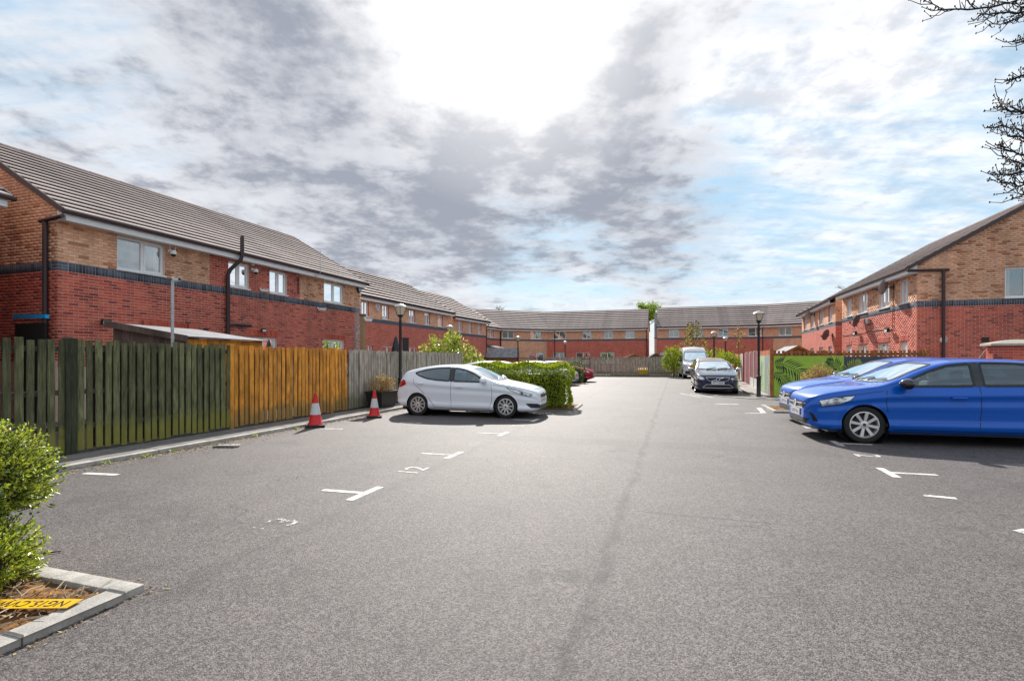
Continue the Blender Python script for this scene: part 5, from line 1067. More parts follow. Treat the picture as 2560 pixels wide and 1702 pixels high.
    q = MB(); q.lathe([(.18,-.015),(.195,0),(.18,.015),(.165,0),(.18,-.015)], 24, (0,0,0), 'x'); ro = Matrix.Rotation(R(-25), 4, 'Y'); q.v = [tuple(ro @ Vector(v)+Vector((xm-xd-.42, -.36, .88 if L < 5 else 1.2))) for v in q.v]; q.build('steering_wheel', mCabin, c, True)
    MB().box(xm-L+.6, xm-1.1, -w0+.14, w0-.14, .28, .34).build('cabin_floor', mCabin, c)
    if sp.get('antenna'): ax_ = sp['antenna']; z = B.over(ax_, 0); MB().tube([(xm-ax_, 0, z), (xm-ax_-.16, 0, z+.26)], [.008, .004], 6).build('antenna', mTrim, c)
    return c
# specs ------------------------------------------------------------
hatch_low = '0 .30;.06 .24;.2 .20;.5 .19;3.4 .20;3.8 .24;4.0 .30;4.06 .36'
SX = lambda x: x+max(0, x-1.2)*.05+max(0, x-2.4)*.20
def stretch(sp):
    f = lambda poly: [(SX(a), b) for a, b in poly]
    for k in ('seams', 'creases'): sp[k] = [f(p) for p in sp[k]]
    for k in ('glass', 'sidepatch', 'sidelamps'): sp[k] = [(f(p[0]), *p[1:]) for p in sp[k]]
    sp['ax'] = tuple(map(SX, sp['ax'])); sp['handles'] = f(sp['handles']); sp['mirror'] = (SX(sp['mirror'][0]), sp['mirror'][1]); sp['screen'] = f(sp['screen']); sp['seatx'] += .06; sp['antenna'] = SX(sp['antenna']); return sp
def strs(s): return ';'.join('%g %g' % (SX(float(q.split()[0])), float(q.split()[1])) for q in s.split(';'))
corsa = dict(body=Body(SX(4.06), top=strs('0 .66;.02 .72;.07 .77;.2 .83;.5 .905;.8 .955;1.02 .99;1.15 1.035;1.35 1.14;1.6 1.265;1.9 1.375;2.15 1.42;2.45 1.435;2.9 1.42;3.3 1.375;3.6 1.31;3.72 1.27;3.82 1.12;3.95 .95;4.03 .78;4.06 .60'),
    belt=strs('0 .56;.07 .67;.2 .73;.5 .80;.8 .855;1.15 .905;1.6 .93;2.4 .955;3.1 .985;3.5 1.02;3.75 1.03;3.9 .86;4.06 .5'), low=strs(hatch_low), wid=strs('0 .46;.03 .56;.08 .65;.16 .735;.3 .80;.5 .845;.8 .872;1.3 .878;2.8 .882;3.4 .875;3.7 .84;3.9 .78;4.0 .70;4.06 .56'), lean=.36),
    ax=(.82, 3.36), r=.312, tw=.2, arch=.365, rim=dict(n=8, w=(.020,.024,0), ph=.2), archmat=None,
    glass=[([(1.33,.965),(1.50,1.085),(1.75,1.215),(2.0,1.305),(2.30,1.345),(2.30,.985)], mGlass), ([(2.42,.988),(2.42,1.35),(2.75,1.345),(3.06,1.31),(3.06,1.005)], mGlassD), ([(3.12,1.01),(3.12,1.30),(3.30,1.24),(3.42,1.13),(3.36,1.04)], mGlassD)],
    sidepatch=[([(2.315,.975),(2.315,1.36),(2.405,1.36),(2.405,.978)], mGloss, 'door_pillar')],
    screen=[(1.10,0),(1.12,.35),(1.20,.60),(1.26,.66),(1.84,.565),(1.80,.3),(1.79,0),(1.80,-.3),(1.84,-.565),(1.26,-.66),(1.20,-.60),(1.12,-.35)], rearglass=[(-.5,1.0),(.5,1.0),(.44,1.25),(-.44,1.25)],
    seams=[[(1.14,.90),(1.12,.72),(1.16,.42),(1.25,.24)], [(2.36,.97),(2.37,.6),(2.35,.28)], [(3.30,1.0),(3.32,.82),(3.12,.62),(2.98,.28)], [(1.25,.255),(2.3,.25),(2.98,.26)], [(.42,.77),(.7,.82),(1.1,.885)]],
    creases=[[(1.2,.80),(1.8,.80),(2.6,.82),(3.4,.86)], [(1.3,.36),(1.9,.40),(2.5,.42)]], handles=[(2.08,.79),(3.0,.825)], mirror=(1.40,.945), mirmat=mGloss,
    lamps=[], sidelamps=[([(.17,.70),(.40,.765),(.68,.80),(.60,.72),(.44,.645),(.20,.60)], mLens, 'headlight'), ([(3.86,.92),(3.98,.90),(4.0,.76),(3.86,.78)], mRedL, 'tail_light')],
    nose=[([(-.50,.655),(.50,.655),(.40,.545),(-.40,.545)], mTrim, 'grille'), ([(-.60,.37),(.60,.37),(.50,.27),(-.50,.27)], mTrim, 'lower_grille'), ([(.60,.50),(.67,.45),(.72,.33),(.66,.33)], mTrim, 'air_intake'), ([(-.60,.50),(-.67,.45),(-.72,.33),(-.66,.33)], mTrim, 'air_intake')],
    noselines=[([(-.52,.628),(-.1,.622),(.1,.622),(.52,.628)], .022, mChrome, 'grille_bar'), ([(-.42,.55),(0,.535),(.42,.55)], .022, mChrome, 'grille_edge'), ([(-.62,.262),(0,.25),(.62,.262)], .03, mAlloy, 'chin_spoiler')], toplines=[([(.14,.52),(.12,0),(.14,-.52)], .012, 'bonnet_seam'), ([(.25,.62),(.6,.71),(1.05,.735)], .008, 'bonnet_seam'), ([(.25,-.62),(.6,-.71),(1.05,-.735)], .008, 'bonnet_seam')],
    plate=(.455, 'DA70 VLA'), badge=(.60, .07), seatx=1.95, antenna=3.35)
corsa = stretch(corsa)
ceed = dict(body=Body(4.31, top='0 .62;.02 .69;.08 .75;.25 .82;.6 .905;.95 .97;1.15 1.01;1.3 1.07;1.55 1.20;1.85 1.335;2.1 1.415;2.4 1.46;2.7 1.47;3.1 1.455;3.5 1.405;3.85 1.33;3.98 1.285;4.06 1.15;4.17 .98;4.26 .82;4.31 .60',
    belt='0 .54;.08 .66;.25 .73;.6 .815;.95 .88;1.3 .925;1.7 .95;2.4 .985;3.0 1.03;3.5 1.085;3.85 1.12;4.05 1.0;4.2 .8;4.31 .48', low='0 .27;.06 .22;.2 .19;.5 .185;3.5 .195;4.0 .24;4.2 .31;4.31 .38', wid='0 .46;.03 .57;.08 .66;.16 .745;.3 .81;.5 .855;.8 .882;1.3 .89;3.0 .892;3.5 .885;3.9 .85;4.1 .80;4.23 .72;4.31 .58', lean=.35),
    ax=(.88, 3.53), r=.318, tw=.205, arch=.37, rim=dict(n=10, w=(.008,.007,.017), split=True, ph=.1),
    glass=[([(1.46,.985),(1.64,1.11),(1.85,1.225),(2.1,1.315),(2.42,1.37),(2.42,1.0)], mGlass), ([(2.54,1.005),(2.54,1.375),(2.95,1.365),(3.30,1.315),(3.62,1.225),(3.48,1.15),(3.25,1.075),(2.95,1.03)], mGlassD)],
    sidepatch=[([(2.435,.99),(2.435,1.385),(2.525,1.385),(2.525,.99)], mGloss, 'door_pillar')],
    screen=[(1.20,0),(1.23,.38),(1.32,.62),(1.38,.67),(2.03,.575),(1.98,.3),(1.97,0),(1.98,-.3),(2.03,-.575),(1.38,-.67),(1.32,-.62),(1.23,-.38)], rearglass=[(-.5,1.02),(.5,1.02),(.44,1.24),(-.44,1.24)],
    seams=[[(1.30,.93),(1.26,.75),(1.28,.45),(1.36,.24)], [(2.48,.985),(2.49,.6),(2.47,.26)], [(3.66,1.06),(3.62,.90),(3.36,.70),(3.08,.40),(2.98,.27)], [(1.36,.25),(2.4,.245),(3.0,.265)], [(.40,.765),(.8,.85),(1.25,.915)]],
    creases=[[(1.35,.33),(2.0,.38),(2.7,.44),(3.05,.50)]], handles=[(2.24,.845),(3.42,.925)], mirror=(1.52,.965),
    sidelamps=[([(.15,.66),(.45,.745),(.86,.845),(.74,.775),(.55,.70),(.38,.64),(.18,.605)], mLens, 'headlight'), ([(4.0,1.03),(4.22,.90),(4.24,.80),(4.05,.835),(3.90,.90),(3.92,1.0)], mRedL, 'tail_light')],
    nose=[([(-.34,.645),(.34,.645),(.37,.585),(.10,.545),(0,.555),(-.10,.545),(-.37,.585)], mTrim, 'grille'), ([(-.80,.42),(-.60,.40),(-.42,.355),(.42,.355),(.60,.40),(.80,.42),(.76,.29),(.40,.27),(-.40,.27),(-.76,.29)], mTrim, 'lower_grille')],
    noselines=[([(-.35,.575),(-.1,.535),(.1,.535),(.35,.575)], .016, mChrome, 'grille_edge'), ([(-.66,.25),(0,.235),(.66,.25)], .035, paint('white_lip', (.78,.79,.82), .0), 'chin_spoiler')], toplines=[([(.16,.5),(.13,0),(.16,-.5)], .012, 'bonnet_seam'), ([(.3,.64),(.7,.73),(1.15,.745)], .008, 'bonnet_seam'), ([(.3,-.64),(.7,-.73),(1.15,-.745)], .008, 'bonnet_seam')],
    plate=(.475, 'DC17 LVA'), badge=(.685, .035), seatx=2.08)
volvo = dict(body=Body(4.63, top='0 .70;.02 .76;.08 .81;.25 .86;.6 .92;1.0 .975;1.3 1.02;1.45 1.08;1.75 1.23;2.05 1.36;2.35 1.44;2.7 1.48;3.2 1.475;3.8 1.43;4.2 1.36;4.35 1.25;4.5 1.0;4.58 .8;4.63 .6',
    belt='0 .60;.08 .72;.25 .77;.6 .83;1.0 .885;1.4 .93;2.0 .955;3.0 .985;3.8 1.03;4.2 1.06;4.4 .98;4.55 .75;4.63 .5', low='0 .25;.06 .20;.2 .18;.5 .18;3.8 .19;4.3 .25;4.63 .38', wid='0 .58;.03 .67;.08 .74;.16 .80;.3 .855;.5 .895;.85 .925;1.4 .932;3.4 .93;4.0 .90;4.4 .82;4.55 .74;4.63 .62', lean=.38),
    ax=(.92, 3.69), r=.33, tw=.225, arch=.38, rim=dict(n=5, w=(.03,.03,0)),
    glass=[([(1.62,1.0),(1.85,1.15),(2.1,1.27),(2.4,1.36),(2.65,1.38),(2.65,1.005)], mGlass), ([(2.75,1.01),(2.75,1.385),(3.3,1.375),(3.6,1.34),(3.6,1.04)], mGlassD), ([(3.68,1.045),(3.68,1.33),(4.05,1.26),(4.15,1.10)], mGlassD)],
    screen=[(1.36,0),(1.39,.4),(1.48,.66),(1.54,.71),(2.22,.60),(2.16,.3),(2.15,0),(2.16,-.3),(2.22,-.60),(1.54,-.71),(1.48,-.66),(1.39,-.4)],
    seams=[[(1.48,.93),(1.45,.6),(1.55,.25)], [(2.7,.99),(2.7,.3)]], handles=[(2.45,.84),(3.5,.87)], mirror=(1.70,.975), mirmat=M('silver_mirror_cap', (.55,.56,.58), .25, .6),
    lamps=[([(.50,.66),(.60,.73),(.78,.80),(.84,.78),(.845,.66),(.74,.61),(.56,.615)], mLens, 'headlight'), ([(.66,.44),(.84,.475),(.84,.455),(.66,.42)], mAlloy, 'daytime_lamp')],
    nose=[([(-.47,.72),(.47,.72),(.42,.62),(.30,.545),(-.30,.545),(-.42,.62)], mTrim, 'grille'), ([(-.46,.40),(.46,.40),(.60,.28),(-.60,.28)], mTrim, 'lower_grille')],
    noselines=[([(-.26,.56),(.24,.715)], .028, mChrome, 'grille_bar'), ([(-.47,.72),(.47,.72),(.42,.62),(.30,.545),(-.30,.545),(-.42,.62),(-.47,.72)], .014, mChrome, 'grille_frame'), ([(-.62,.27),(0,.262),(.62,.27)], .018, mAlloy, 'chin_trim'), ([(-.62,.27),(-.46,.41),(0,.415),(.46,.41),(.62,.27)], .014, mAlloy, 'grille_edge')], toplines=[([(.22,.60),(.6,.68),(1.2,.70)], .012, 'bonnet_seam'), ([(.22,-.60),(.6,-.68),(1.2,-.70)], .012, 'bonnet_seam')],
    plate=(.475, 'MF17 EWE'), badge=(.64, .085), badgedark=True, seatx=2.3)
van = dict(body=Body(5.5, top='0 .95;.02 1.02;.08 1.08;.25 1.16;.55 1.26;.8 1.34;.95 1.44;1.2 1.72;1.45 1.98;1.65 2.16;1.9 2.34;2.2 2.46;2.6 2.52;5.2 2.52;5.4 2.5;5.5 2.3',
    belt='0 .82;.08 .98;.25 1.04;.55 1.12;.9 1.2;1.3 1.28;2.2 1.32;5.2 1.35;5.5 1.2', low='0 .36;.06 .30;.3 .28;5.2 .30;5.5 .40', wid='0 .70;.03 .80;.1 .88;.25 .95;.5 1.0;.9 1.02;1.5 1.03;5.2 1.03;5.5 .98', lean=.135, crown=.12),
    ax=(.95, 4.25), r=.345, tw=.22, arch=.40, rim=dict(n=6, w=(.03,.03,0)), archmat=mTrim,
    glass=[([(1.1,1.30),(1.45,1.75),(1.6,1.88),(2.05,1.90),(2.05,1.33)], mGlassD)],
    screen=[(.86,0),(.90,.5),(1.0,.82),(1.05,.86),(1.60,.80),(1.55,.4),(1.54,0),(1.55,-.4),(1.60,-.80),(1.05,-.86),(1.0,-.82),(.90,-.5)],
    seams=[[(2.15,1.4),(2.15,.4)]], handles=[(2.0,1.1)], mirror=(1.25,1.35), mirmat=mTrim,
    lamps=[([(.58,.98),(.70,1.06),(.90,1.10),(.94,.95),(.80,.86),(.62,.88)], mLens, 'headlight')],
    nose=[([(-.52,.98),(.52,.98),(.44,.74),(-.44,.74)], mTrim, 'grille'), ([(-.86,.60),(.86,.60),(.90,.38),(-.90,.38)], mTrim, 'bumper')],
    noselines=[([(-.46,.90),(.46,.90)], .04, mAlloy, 'grille_bar')], plate=(.62, 'DL67 UHV'), badge=(.86, .07), seatx=1.9)
mWhiteC = paint('white_paint', (.85,.87,.92), .0, .28); mBlueC = paint('vivid_blue_paint', (.0,.105,.54), .1, .3); mNavyC = paint('dark_navy_paint', (.016,.022,.06), .3, .22); mNavyC.node_tree.nodes['Principled BSDF'].inputs['Coat Weight'].default_value = 1.0; mVanC = paint('van_white_paint', (.74,.75,.77), 0, .3); mGoldC = paint('golden_paint', (.50,.21,.05), .4, .3); mSilC = paint('silver_blue_paint', (.42,.47,.54), .6, .3); mRedC = paint('red_paint', (.45,.006,.02), .2, .25); mPaleC = paint('pale_silver_paint', (.55,.56,.58), .5, .3)
def place(front_w, rear_w=None, ang=None, side_y=0, wb=2.6, s=1.):
    """centre of the wheelbase on the ground from the near side wheel contacts"""
    return
hd = math.degrees(math.atan2(-.66, 2.363)); fw = Vector((math.cos(R(hd)), math.sin(R(hd)), 0)); sdv = Vector((-fw.y, fw.x, 0))
rw = G(1039, 1037.7); fw_ = G(1257.8, 1044.8); sC = (fw_-rw).length/2.65
cc = (rw+fw_)/2+sdv*(.79*sC)+fw*.08; car('parked_car', 'white hatchback parked nose out beside the clipped hedge', 'car', ceed, (cc.x, cc.y, .002), hd, sC, mWhiteC)
# near blue car: nose points left, its right-hand neighbour stands behind it
hb = 165.; fb = Vector((math.cos(R(hb)), math.sin(R(hb)), 0)); sb = Vector((-fb.y, fb.x, 0))
w1 = G(2158, 1107); cb = w1-fb*((corsa['ax'][1]-corsa['ax'][0])/2*1.06)-sb*.82
car('parked_car', 'bright blue hatchback standing over the numbered bay', 'car', corsa, (cb.x, cb.y, .002), hb, 1.06, mBlueC, 'pair of blue hatchbacks parked side by side')
c2 = cb-sb*2.45-fb*.42; car('parked_car', 'blue hatchback on the mural fence side of its twin', 'car', corsa, (c2.x, c2.y, .002), hb+.5, 1.08, mBlueC, 'pair of blue hatchbacks parked side by side')
hv = 180+A_U+1.0; fv = Vector((math.cos(R(hv)), math.sin(R(hv)), 0)); vx = P(1790, 900, 21.8); cv = Vector((vx.x, 21.6, 0))-fv*(2.77/2+.9)
car('parked_car', 'dark navy estate car parked facing the court on the apron', 'car', volvo, (cv.x, cv.y, .002), hv, 1.0, mNavyC)
gx = P(1800, 900, 28.6); car('parked_car', 'golden hatchback close behind the dark navy estate car', 'car', ceed, (11.55, 29.2, .002), hv, 1.09, mGoldC)
vv = P(1733, 900, 39.5); car('delivery_van', 'white high roof van with black grille before the terrace', 'van', van, (vv.x+.6, 41.2, .002), hv+4, 1.0, mVanC)
def bay(label, px_front, d, spx, pm, s=.95):
    """nose-out car in the left hand bays whose nose reaches px_front"""
    n = P(px_front, 900, d); p = Vector((n.x, d, 0))-fw*(spx['ax'][0]+spx['ax'][1])/2*s; car('parked_car', label, 'car', spx, (p.x, p.y, .002), hd, s, pm, 'cars in the left hand bays')
bay('silver blue hatchback hidden to its roof behind the clipped hedge', 1405, 18.6, ceed, mSilC, .98); bay('pale silver hatchback nose out between the two hedges', 1444, 29.3, corsa, mPaleC, .98); bay('red hatchback nose out at the end of the left hand bays', 1485, 33.6, corsa, mRedC, .98)
# ------------------------------------------------------------------ vegetation and litter
def unit(a): return a/(np.linalg.norm(a, axis=1, keepdims=True)+1e-9)
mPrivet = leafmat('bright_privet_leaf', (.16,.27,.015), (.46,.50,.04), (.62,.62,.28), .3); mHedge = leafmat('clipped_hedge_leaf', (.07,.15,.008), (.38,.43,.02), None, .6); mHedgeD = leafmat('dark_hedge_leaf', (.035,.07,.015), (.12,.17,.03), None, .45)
mLaurel = leafmat('laurel_leaf', (.12,.22,.015), (.42,.46,.06), (.65,.62,.35), .3); mYell = leafmat('yellow_spring_leaf', (.28,.26,.04), (.50,.42,.10), None, .5); mTreeG = leafmat('fresh_green_leaf', (.12,.22,.01), (.30,.42,.02), None, .45)
mDry = M('dry_stem', (.38,.25,.11), .9, var=.3, isl=.35); mTwig = M('dark_bark', (.028,.022,.018), .9, var=.25); mBark = M('grey_brown_bark', (.10,.075,.055), .95, var=.3, bump=.6, bscale=30); mTwigL = M('pale_dead_twig', (.42,.33,.24), .9, isl=.45); mCore = M('hedge_shade_core', (.018,.025,.008), .95)
def foliage(par, name, blobs, n, ln, wd, mat, inner=.72, up=.25, jag=.12, rough=.7):
    vol = np.array([b[1][0]*b[1][1]+b[1][1]*b[1][2]+b[1][0]*b[1][2] for b in blobs]); cnt = (n*vol/vol.sum()).astype(int); V = []; Fc = []; o = 0
    for (c, r), k in zip(blobs, cnt):
        d = unit(rng.normal(size=(k, 3))); f = inner+(1-inner)*rng.random((k, 1))**.6
        lump = 1+jag*(np.sin(d[:, :1]*9+c[0]*5)+np.sin(d[:, 1:2]*11+c[1]*3)+np.sin(d[:, 2:]*10))/1.5
        p = np.array(c)+d*np.array(r)*f*lump; out = unit(d/np.array(r)); dr = unit(out*.6+np.array([0, 0, up])+rng.normal(size=(k, 3))*rough); nr = unit(out+rng.normal(size=(k, 3))*.5+np.array([0, 0, .3]))
        v, q = leaves(p, nr, dr, ln*(.7+.6*rng.random(k)), wd*(.7+.6*rng.random(k))); V.append(v); Fc.append(q+o); o += len(v)
    return link(name, npmesh(name, np.concatenate(V), np.concatenate(Fc), mat), par)
def shoots(par, name, base, tips, mat, ln, wd, per=12, tail=.45):
    """leafy shoots: each runs base->tip with paired leaves along its outer part; returns stem mesh too"""
    V = []; Fc = []; o = 0; st = MB()
    for b, t in zip(base, tips):
        b = np.array(b); t = np.array(t); ax = t-b; L = np.linalg.norm(ax); ax = ax/L; sd = unit(np.cross(ax[None], rng.normal(size=(1, 3))))[0]; s2 = np.cross(ax, sd)
        k = per; f = 1-tail*(np.arange(k)/k); q = (np.arange(k) % 4)*(math.pi/2)+rng.random()*3
        p = b+ax*L*f[:, None]; dr = np.cos(q)[:, None]*sd+np.sin(q)[:, None]*s2+ax*.9+rng.normal(size=(k, 3))*.25; nr = ax[None]+rng.normal(size=(k, 3))*.4
        v, fc = leaves(p, nr, dr, ln*(.6+.7*rng.random(k)), wd*(.7+.5*rng.random(k))); V.append(v); Fc.append(fc+o); o += len(v)
        st.tube([tuple(b), tuple((b+t)/2+rng.normal(size=3)*.01), tuple(t)], [.005, .004, .002], 4, cap=False)
    link(name, npmesh(name, np.concatenate(V), np.concatenate(Fc), mat), par); st.build('stems', mBark, par)
# near privet bush in the bed
bu = thing('privet_bush', 'bright green privet bush growing in the kerbed bed', 'bush', (-3.80, 3.45, 0))
bs, ts = [], []
for c, r, n in (((0, 0, .66), (.55, .52, .40), 820), ((.26, -.24, .20), (.46, .42, .26), 460)):
    d = unit(rng.normal(size=(n, 3))); d[:, 2] = np.where(d[:, 2] < -.75, -d[:, 2], d[:, 2]); f = .80+.26*rng.random((n, 1)); t = np.array(c)+d*np.array(r)*f; t[:, 2] += .05*rng.random(n); t[:, 2] = np.maximum(t[:, 2], .06)
    b = np.array(c)+d*np.array(r)*f*.55-np.array([0, 0, .08]); bs += list(b); ts += list(t)
shoots(bu, 'crown', bs, ts, mPrivet, .032, .016, 15, .6)
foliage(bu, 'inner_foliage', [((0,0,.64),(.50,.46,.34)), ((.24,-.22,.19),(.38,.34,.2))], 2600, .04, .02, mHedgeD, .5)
for k in range(5): MB().tube([(random.uniform(-.08,.08), random.uniform(-.08,.08), -.02), (random.uniform(-.2,.2), random.uniform(-.2,.2), .35), (random.uniform(-.4,.4), random.uniform(-.35,.35), .7)], [.016,.012,.006], 6).build('stem', mBark, bu, True)
# clipped hedge beside the white car
def hedge(label, O, ang, L, W, H, n, ln, mat, group=None):
    h = thing('hedge', label, 'hedge', (O[0], O[1], 0), ang, group)
    k = n; u = rng.random((k, 3)); face = rng.random(k); A = np.array([L*H, L*H, W*H, W*H, L*W*1.3]); A = np.cumsum(A/A.sum()); fi = np.searchsorted(A, face)
    p = np.stack([u[:, 0]*L, u[:, 1]*W, u[:, 2]*H], 1); nr = np.zeros((k, 3))
    for i, (ax, val, sg) in enumerate(((1, 0, -1), (1, W, 1), (0, 0, -1), (0, L, 1), (2, H, 1))):
        m_ = fi == i; p[m_, ax] = val; nr[m_, ax] = sg
    # soften the corners and let the clipped faces roll
    c = np.array([L/2, W/2, H/2]); q = np.abs((p-c)/c); ex = np.clip(np.sort(q, 1)[:, 1]-.55, 0, 1); p = c+(p-c)*(1-.14*ex[:, None]**1.2)
    wv = .045*(np.sin(p[:, :1]*5.1+p[:, 2:]*4)+np.sin(p[:, 1:2]*6.3+p[:, :1]*3.7)+np.sin(p[:, 2:]*7.2)); p = p+nr*(wv-.06*rng.random((k, 1))**2+.03); p[:, 2] = np.maximum(p[:, 2], .03)
    dr = unit(nr*.7+np.array([0, 0, .45])+rng.normal(size=(k, 3))*.7); nn = unit(nr+rng.normal(size=(k, 3))*.6+np.array([0, 0, .35]))
    v, f = leaves(p, nn, dr, ln*(.6+.8*rng.random(k)), ln*.55*(.7+.6*rng.random(k))); link('foliage', npmesh('foliage', v, f, mat), h)
    MB().cbox(.2, L-.2, .2, W-.2, .05, H-.26, .12).build('hedge_core', mCore, h); return h  # solid box, coloured dark to give the shade inside the hedge
hO = Vector((1.62, 15.15, 0)); hedge('clipped bright green box hedge beside the white hatchback', hO-Vector((.953,-.302,0))*3.1, A_N-180, 3.1, 1.25, 1.28, 22000, .062, mHedge)
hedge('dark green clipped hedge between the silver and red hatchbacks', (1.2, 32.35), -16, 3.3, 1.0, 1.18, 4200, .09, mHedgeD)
sheet('hedge_bed', [(hO+Vector((.18,-.25,0))).to_tuple()[:2], (hO+Vector((.60,1.35,0))).to_tuple()[:2], (-2.4,17.6), (-2.9,16.2)], .02, mMulch)
kerb_line([(hO+Vector((.60,1.4,0))).to_tuple()[:2], (hO+Vector((.20,-.22,0))).to_tuple()[:2]], .11, .045)
# shrubs and small trees
def shrub(label, px, py_top, d, rx, mat, n, ln, name='shrub', base=.1, ry=None, cat='shrub', extra=()):
    q = P(px, py_top, d); s = thing(name, label, cat, (q.x, q.y, 0)); h = q.z; ry = ry or rx*.8
    bl = [((0, 0, base+(h-base)*.5), (rx, ry, (h-base)*.5)), ((rx*.45, -.1, base+(h-base)*.42), (rx*.6, ry*.7, (h-base)*.38)), ((-rx*.45, .1, base+(h-base)*.45), (rx*.6, ry*.7, (h-base)*.42))]+list(extra)
    foliage(s, 'crown', bl, n, ln, ln*.5, mat, .45, .3, .2); MB().tube([(0,0,-.02),(.03,0,base+.2),(0,.02,h*.6)], [.05,.04,.015], 7).build('trunk', mBark, s, True); return s
shrub('yellow green laurel spilling over the grey fence end', 1118, 838, 24.6, 1.15, mLaurel, 3600, .17, extra=[((1.1,-.2,1.25),(.75,.7,.75)), ((-1.0,.2,1.6),(.6,.6,.55)), ((.25,.0,2.35),(.35,.35,.45))])
shrub('bright round bush to the left of the white van', 1684, 866, 41.5, .85, mHedge, 1800, .17, base=.4); shrub('yellow green bush behind the lamp posts and picket fence', 1786, 872, 44, 1.3, mTreeG, 1600, .17, base=.5); shrub('leafy green bush beside the orange fence panel', 1822, 881, 35, .75, mHedge, 1500, .15, base=.6)
def tree(label, px, py_top, d, spread, mat, n_limb, leaf_n, ln, trunk_r=.06, weep=0., h0=.3, cat='tree', name='tree', twig=14, tw=mBark):
    """tapered trunk, limbs and twigs, leaves held on the twigs"""
    q = P(px, py_top, d); t = thing(name, label, cat, (q.x, q.y, 0)); H = q.z; tr = MB(); tr.tube([(0,0,-.05),(.02*H*.2,0,H*.35),(0,.02,H*.7),(.01,0,H*.95)], [trunk_r, trunk_r*.75, trunk_r*.45, .01], 8); tr.build('trunk', tw, t, True)
    lm = MB(); pts = []
    for i in range(n_limb):
        z0 = H*(h0+(.93-h0)*(i+.5)/n_limb); a = i*2.4+random.uniform(-.3,.3); l = spread*(1.05-.75*(z0/H))*random.uniform(.7,1.1); e = Vector((math.cos(a)*l, math.sin(a)*l, z0+l*random.uniform(.35,.7)*(1-weep)-weep*l*.2)); m_ = Vector((e.x*.5, e.y*.5, z0+l*.42)); lm.tube([(0,0,z0), m_, e], [trunk_r*.35, trunk_r*.22, .006], 5, cap=False)
        for k in range(twig):
            f = random.uniform(.35,1); p = m_.lerp(e, (f-.5)*2) if f > .5 else Vector((0,0,z0)).lerp(m_, f*2); g = p+Vector((random.gauss(0,.22)*spread*.5, random.gauss(0,.22)*spread*.5, random.uniform(.05,.3)*spread*(1-2.4*weep)-weep*.25*spread)); lm.tube([p, (p+g)/2+Vector((0,0,.03+.1*weep)), g], [.01,.007,.004], 4, cap=False)
            for s in range(max(1, leaf_n)): pts.append(p.lerp(g, random.random()))
    lm.build('limbs', tw, t)
    if leaf_n:
        k = len(pts); pa = np.array([tuple(p) for p in pts])+rng.normal(size=(k, 3))*.03; dr = rng.normal(size=(k, 3))*.6+np.array([0, 0, -.9 if weep else .3]); v, f = leaves(pa, rng.normal(size=(k, 3))+np.array([0, 0, .6]), dr, ln*(.6+.8*rng.random(k)), ln*.4); link('crown', npmesh('crown', v, f, mat), t)
    return t
tree('weeping tree with pale yellow leaves behind the white van', 1733, 795, 43.5, 2.0, mYell, 14, 3, .16, .06, weep=.75, h0=.45, twig=16); tree('slim sapling with sparse yellow leaves beyond the red panels', 1846, 808, 36, .85, mYell, 8, 2, .13, .03, h0=.45, twig=6); tree('fresh green treetop rising behind the terrace gap', 1618, 768, 72, 3.8, mTreeG, 18, 9, .30, .16, h0=.68, twig=18)
tree('bare treetop showing over the end terrace roof', 1250, 764, 76, 2.6, None, 18, 0, .1, .16, h0=.6, twig=16); tree('bare twigs showing above the right hand roof', 2108, 704, 44, 1.2, None, 10, 0, .1, .08, h0=.6, twig=12)
def dry(label, loc, r, h, n, name='dry_shrub', lean=.0, par=None):
    t = par or thing(name, label, 'shrub', loc); mb = MB()
    for i in range(n):
        a = random.uniform(0, 6.28); k = random.random()**.6; b = Vector((math.cos(a)*r*.25*k, math.sin(a)*r*.25*k, 0)); e = Vector((math.cos(a)*r*k+random.gauss(0,.04), math.sin(a)*r*k+random.gauss(0,.04), h*random.uniform(.45,1)*(1.1-.4*k))); m_ = (b+e)/2+Vector((random.gauss(0,.03), random.gauss(0,.03), .08*h)); mb.tube([b, m_, e], [.006,.005,.002], 4, cap=False)
        for s in range(3):
            p = m_.lerp(e, random.random()); g = p+Vector((random.gauss(0,.09), random.gauss(0,.09), random.uniform(-.02,.12))); mb.tube([p, g], [.004,.002], 3, cap=False)
    mb.build('dry_stems', mDry, t)
    k = n*6; a = rng.random(k)*6.28; rr = r*rng.random(k)**.5; p = np.stack([np.cos(a)*rr, np.sin(a)*rr, h*(.2+.75*rng.random(k))*(1.05-.35*rr/r)], 1); v, f = leaves(p, rng.normal(size=(k, 3)), rng.normal(size=(k, 3)), .05+.04*rng.random(k), .02); link('withered_leaves', npmesh('withered_leaves', v, f, leafmat('withered_leaf_'+str(k), (.36,.22,.07), (.58,.42,.17), None, .8)), t)
    return t
dry('straw coloured dry shrub in front of the lime mural', (P(2050, 900, 16.9).x, 16.9, .02), .60, 1.45, 420)
dp = thing('dry_shrub', 'withered brown shrub standing in the black planter', 'shrub', tuple(Vector(plt.location)+Vector((.02,0,.43))), 0); dry('', None, .42, .62, 90, par=dp)
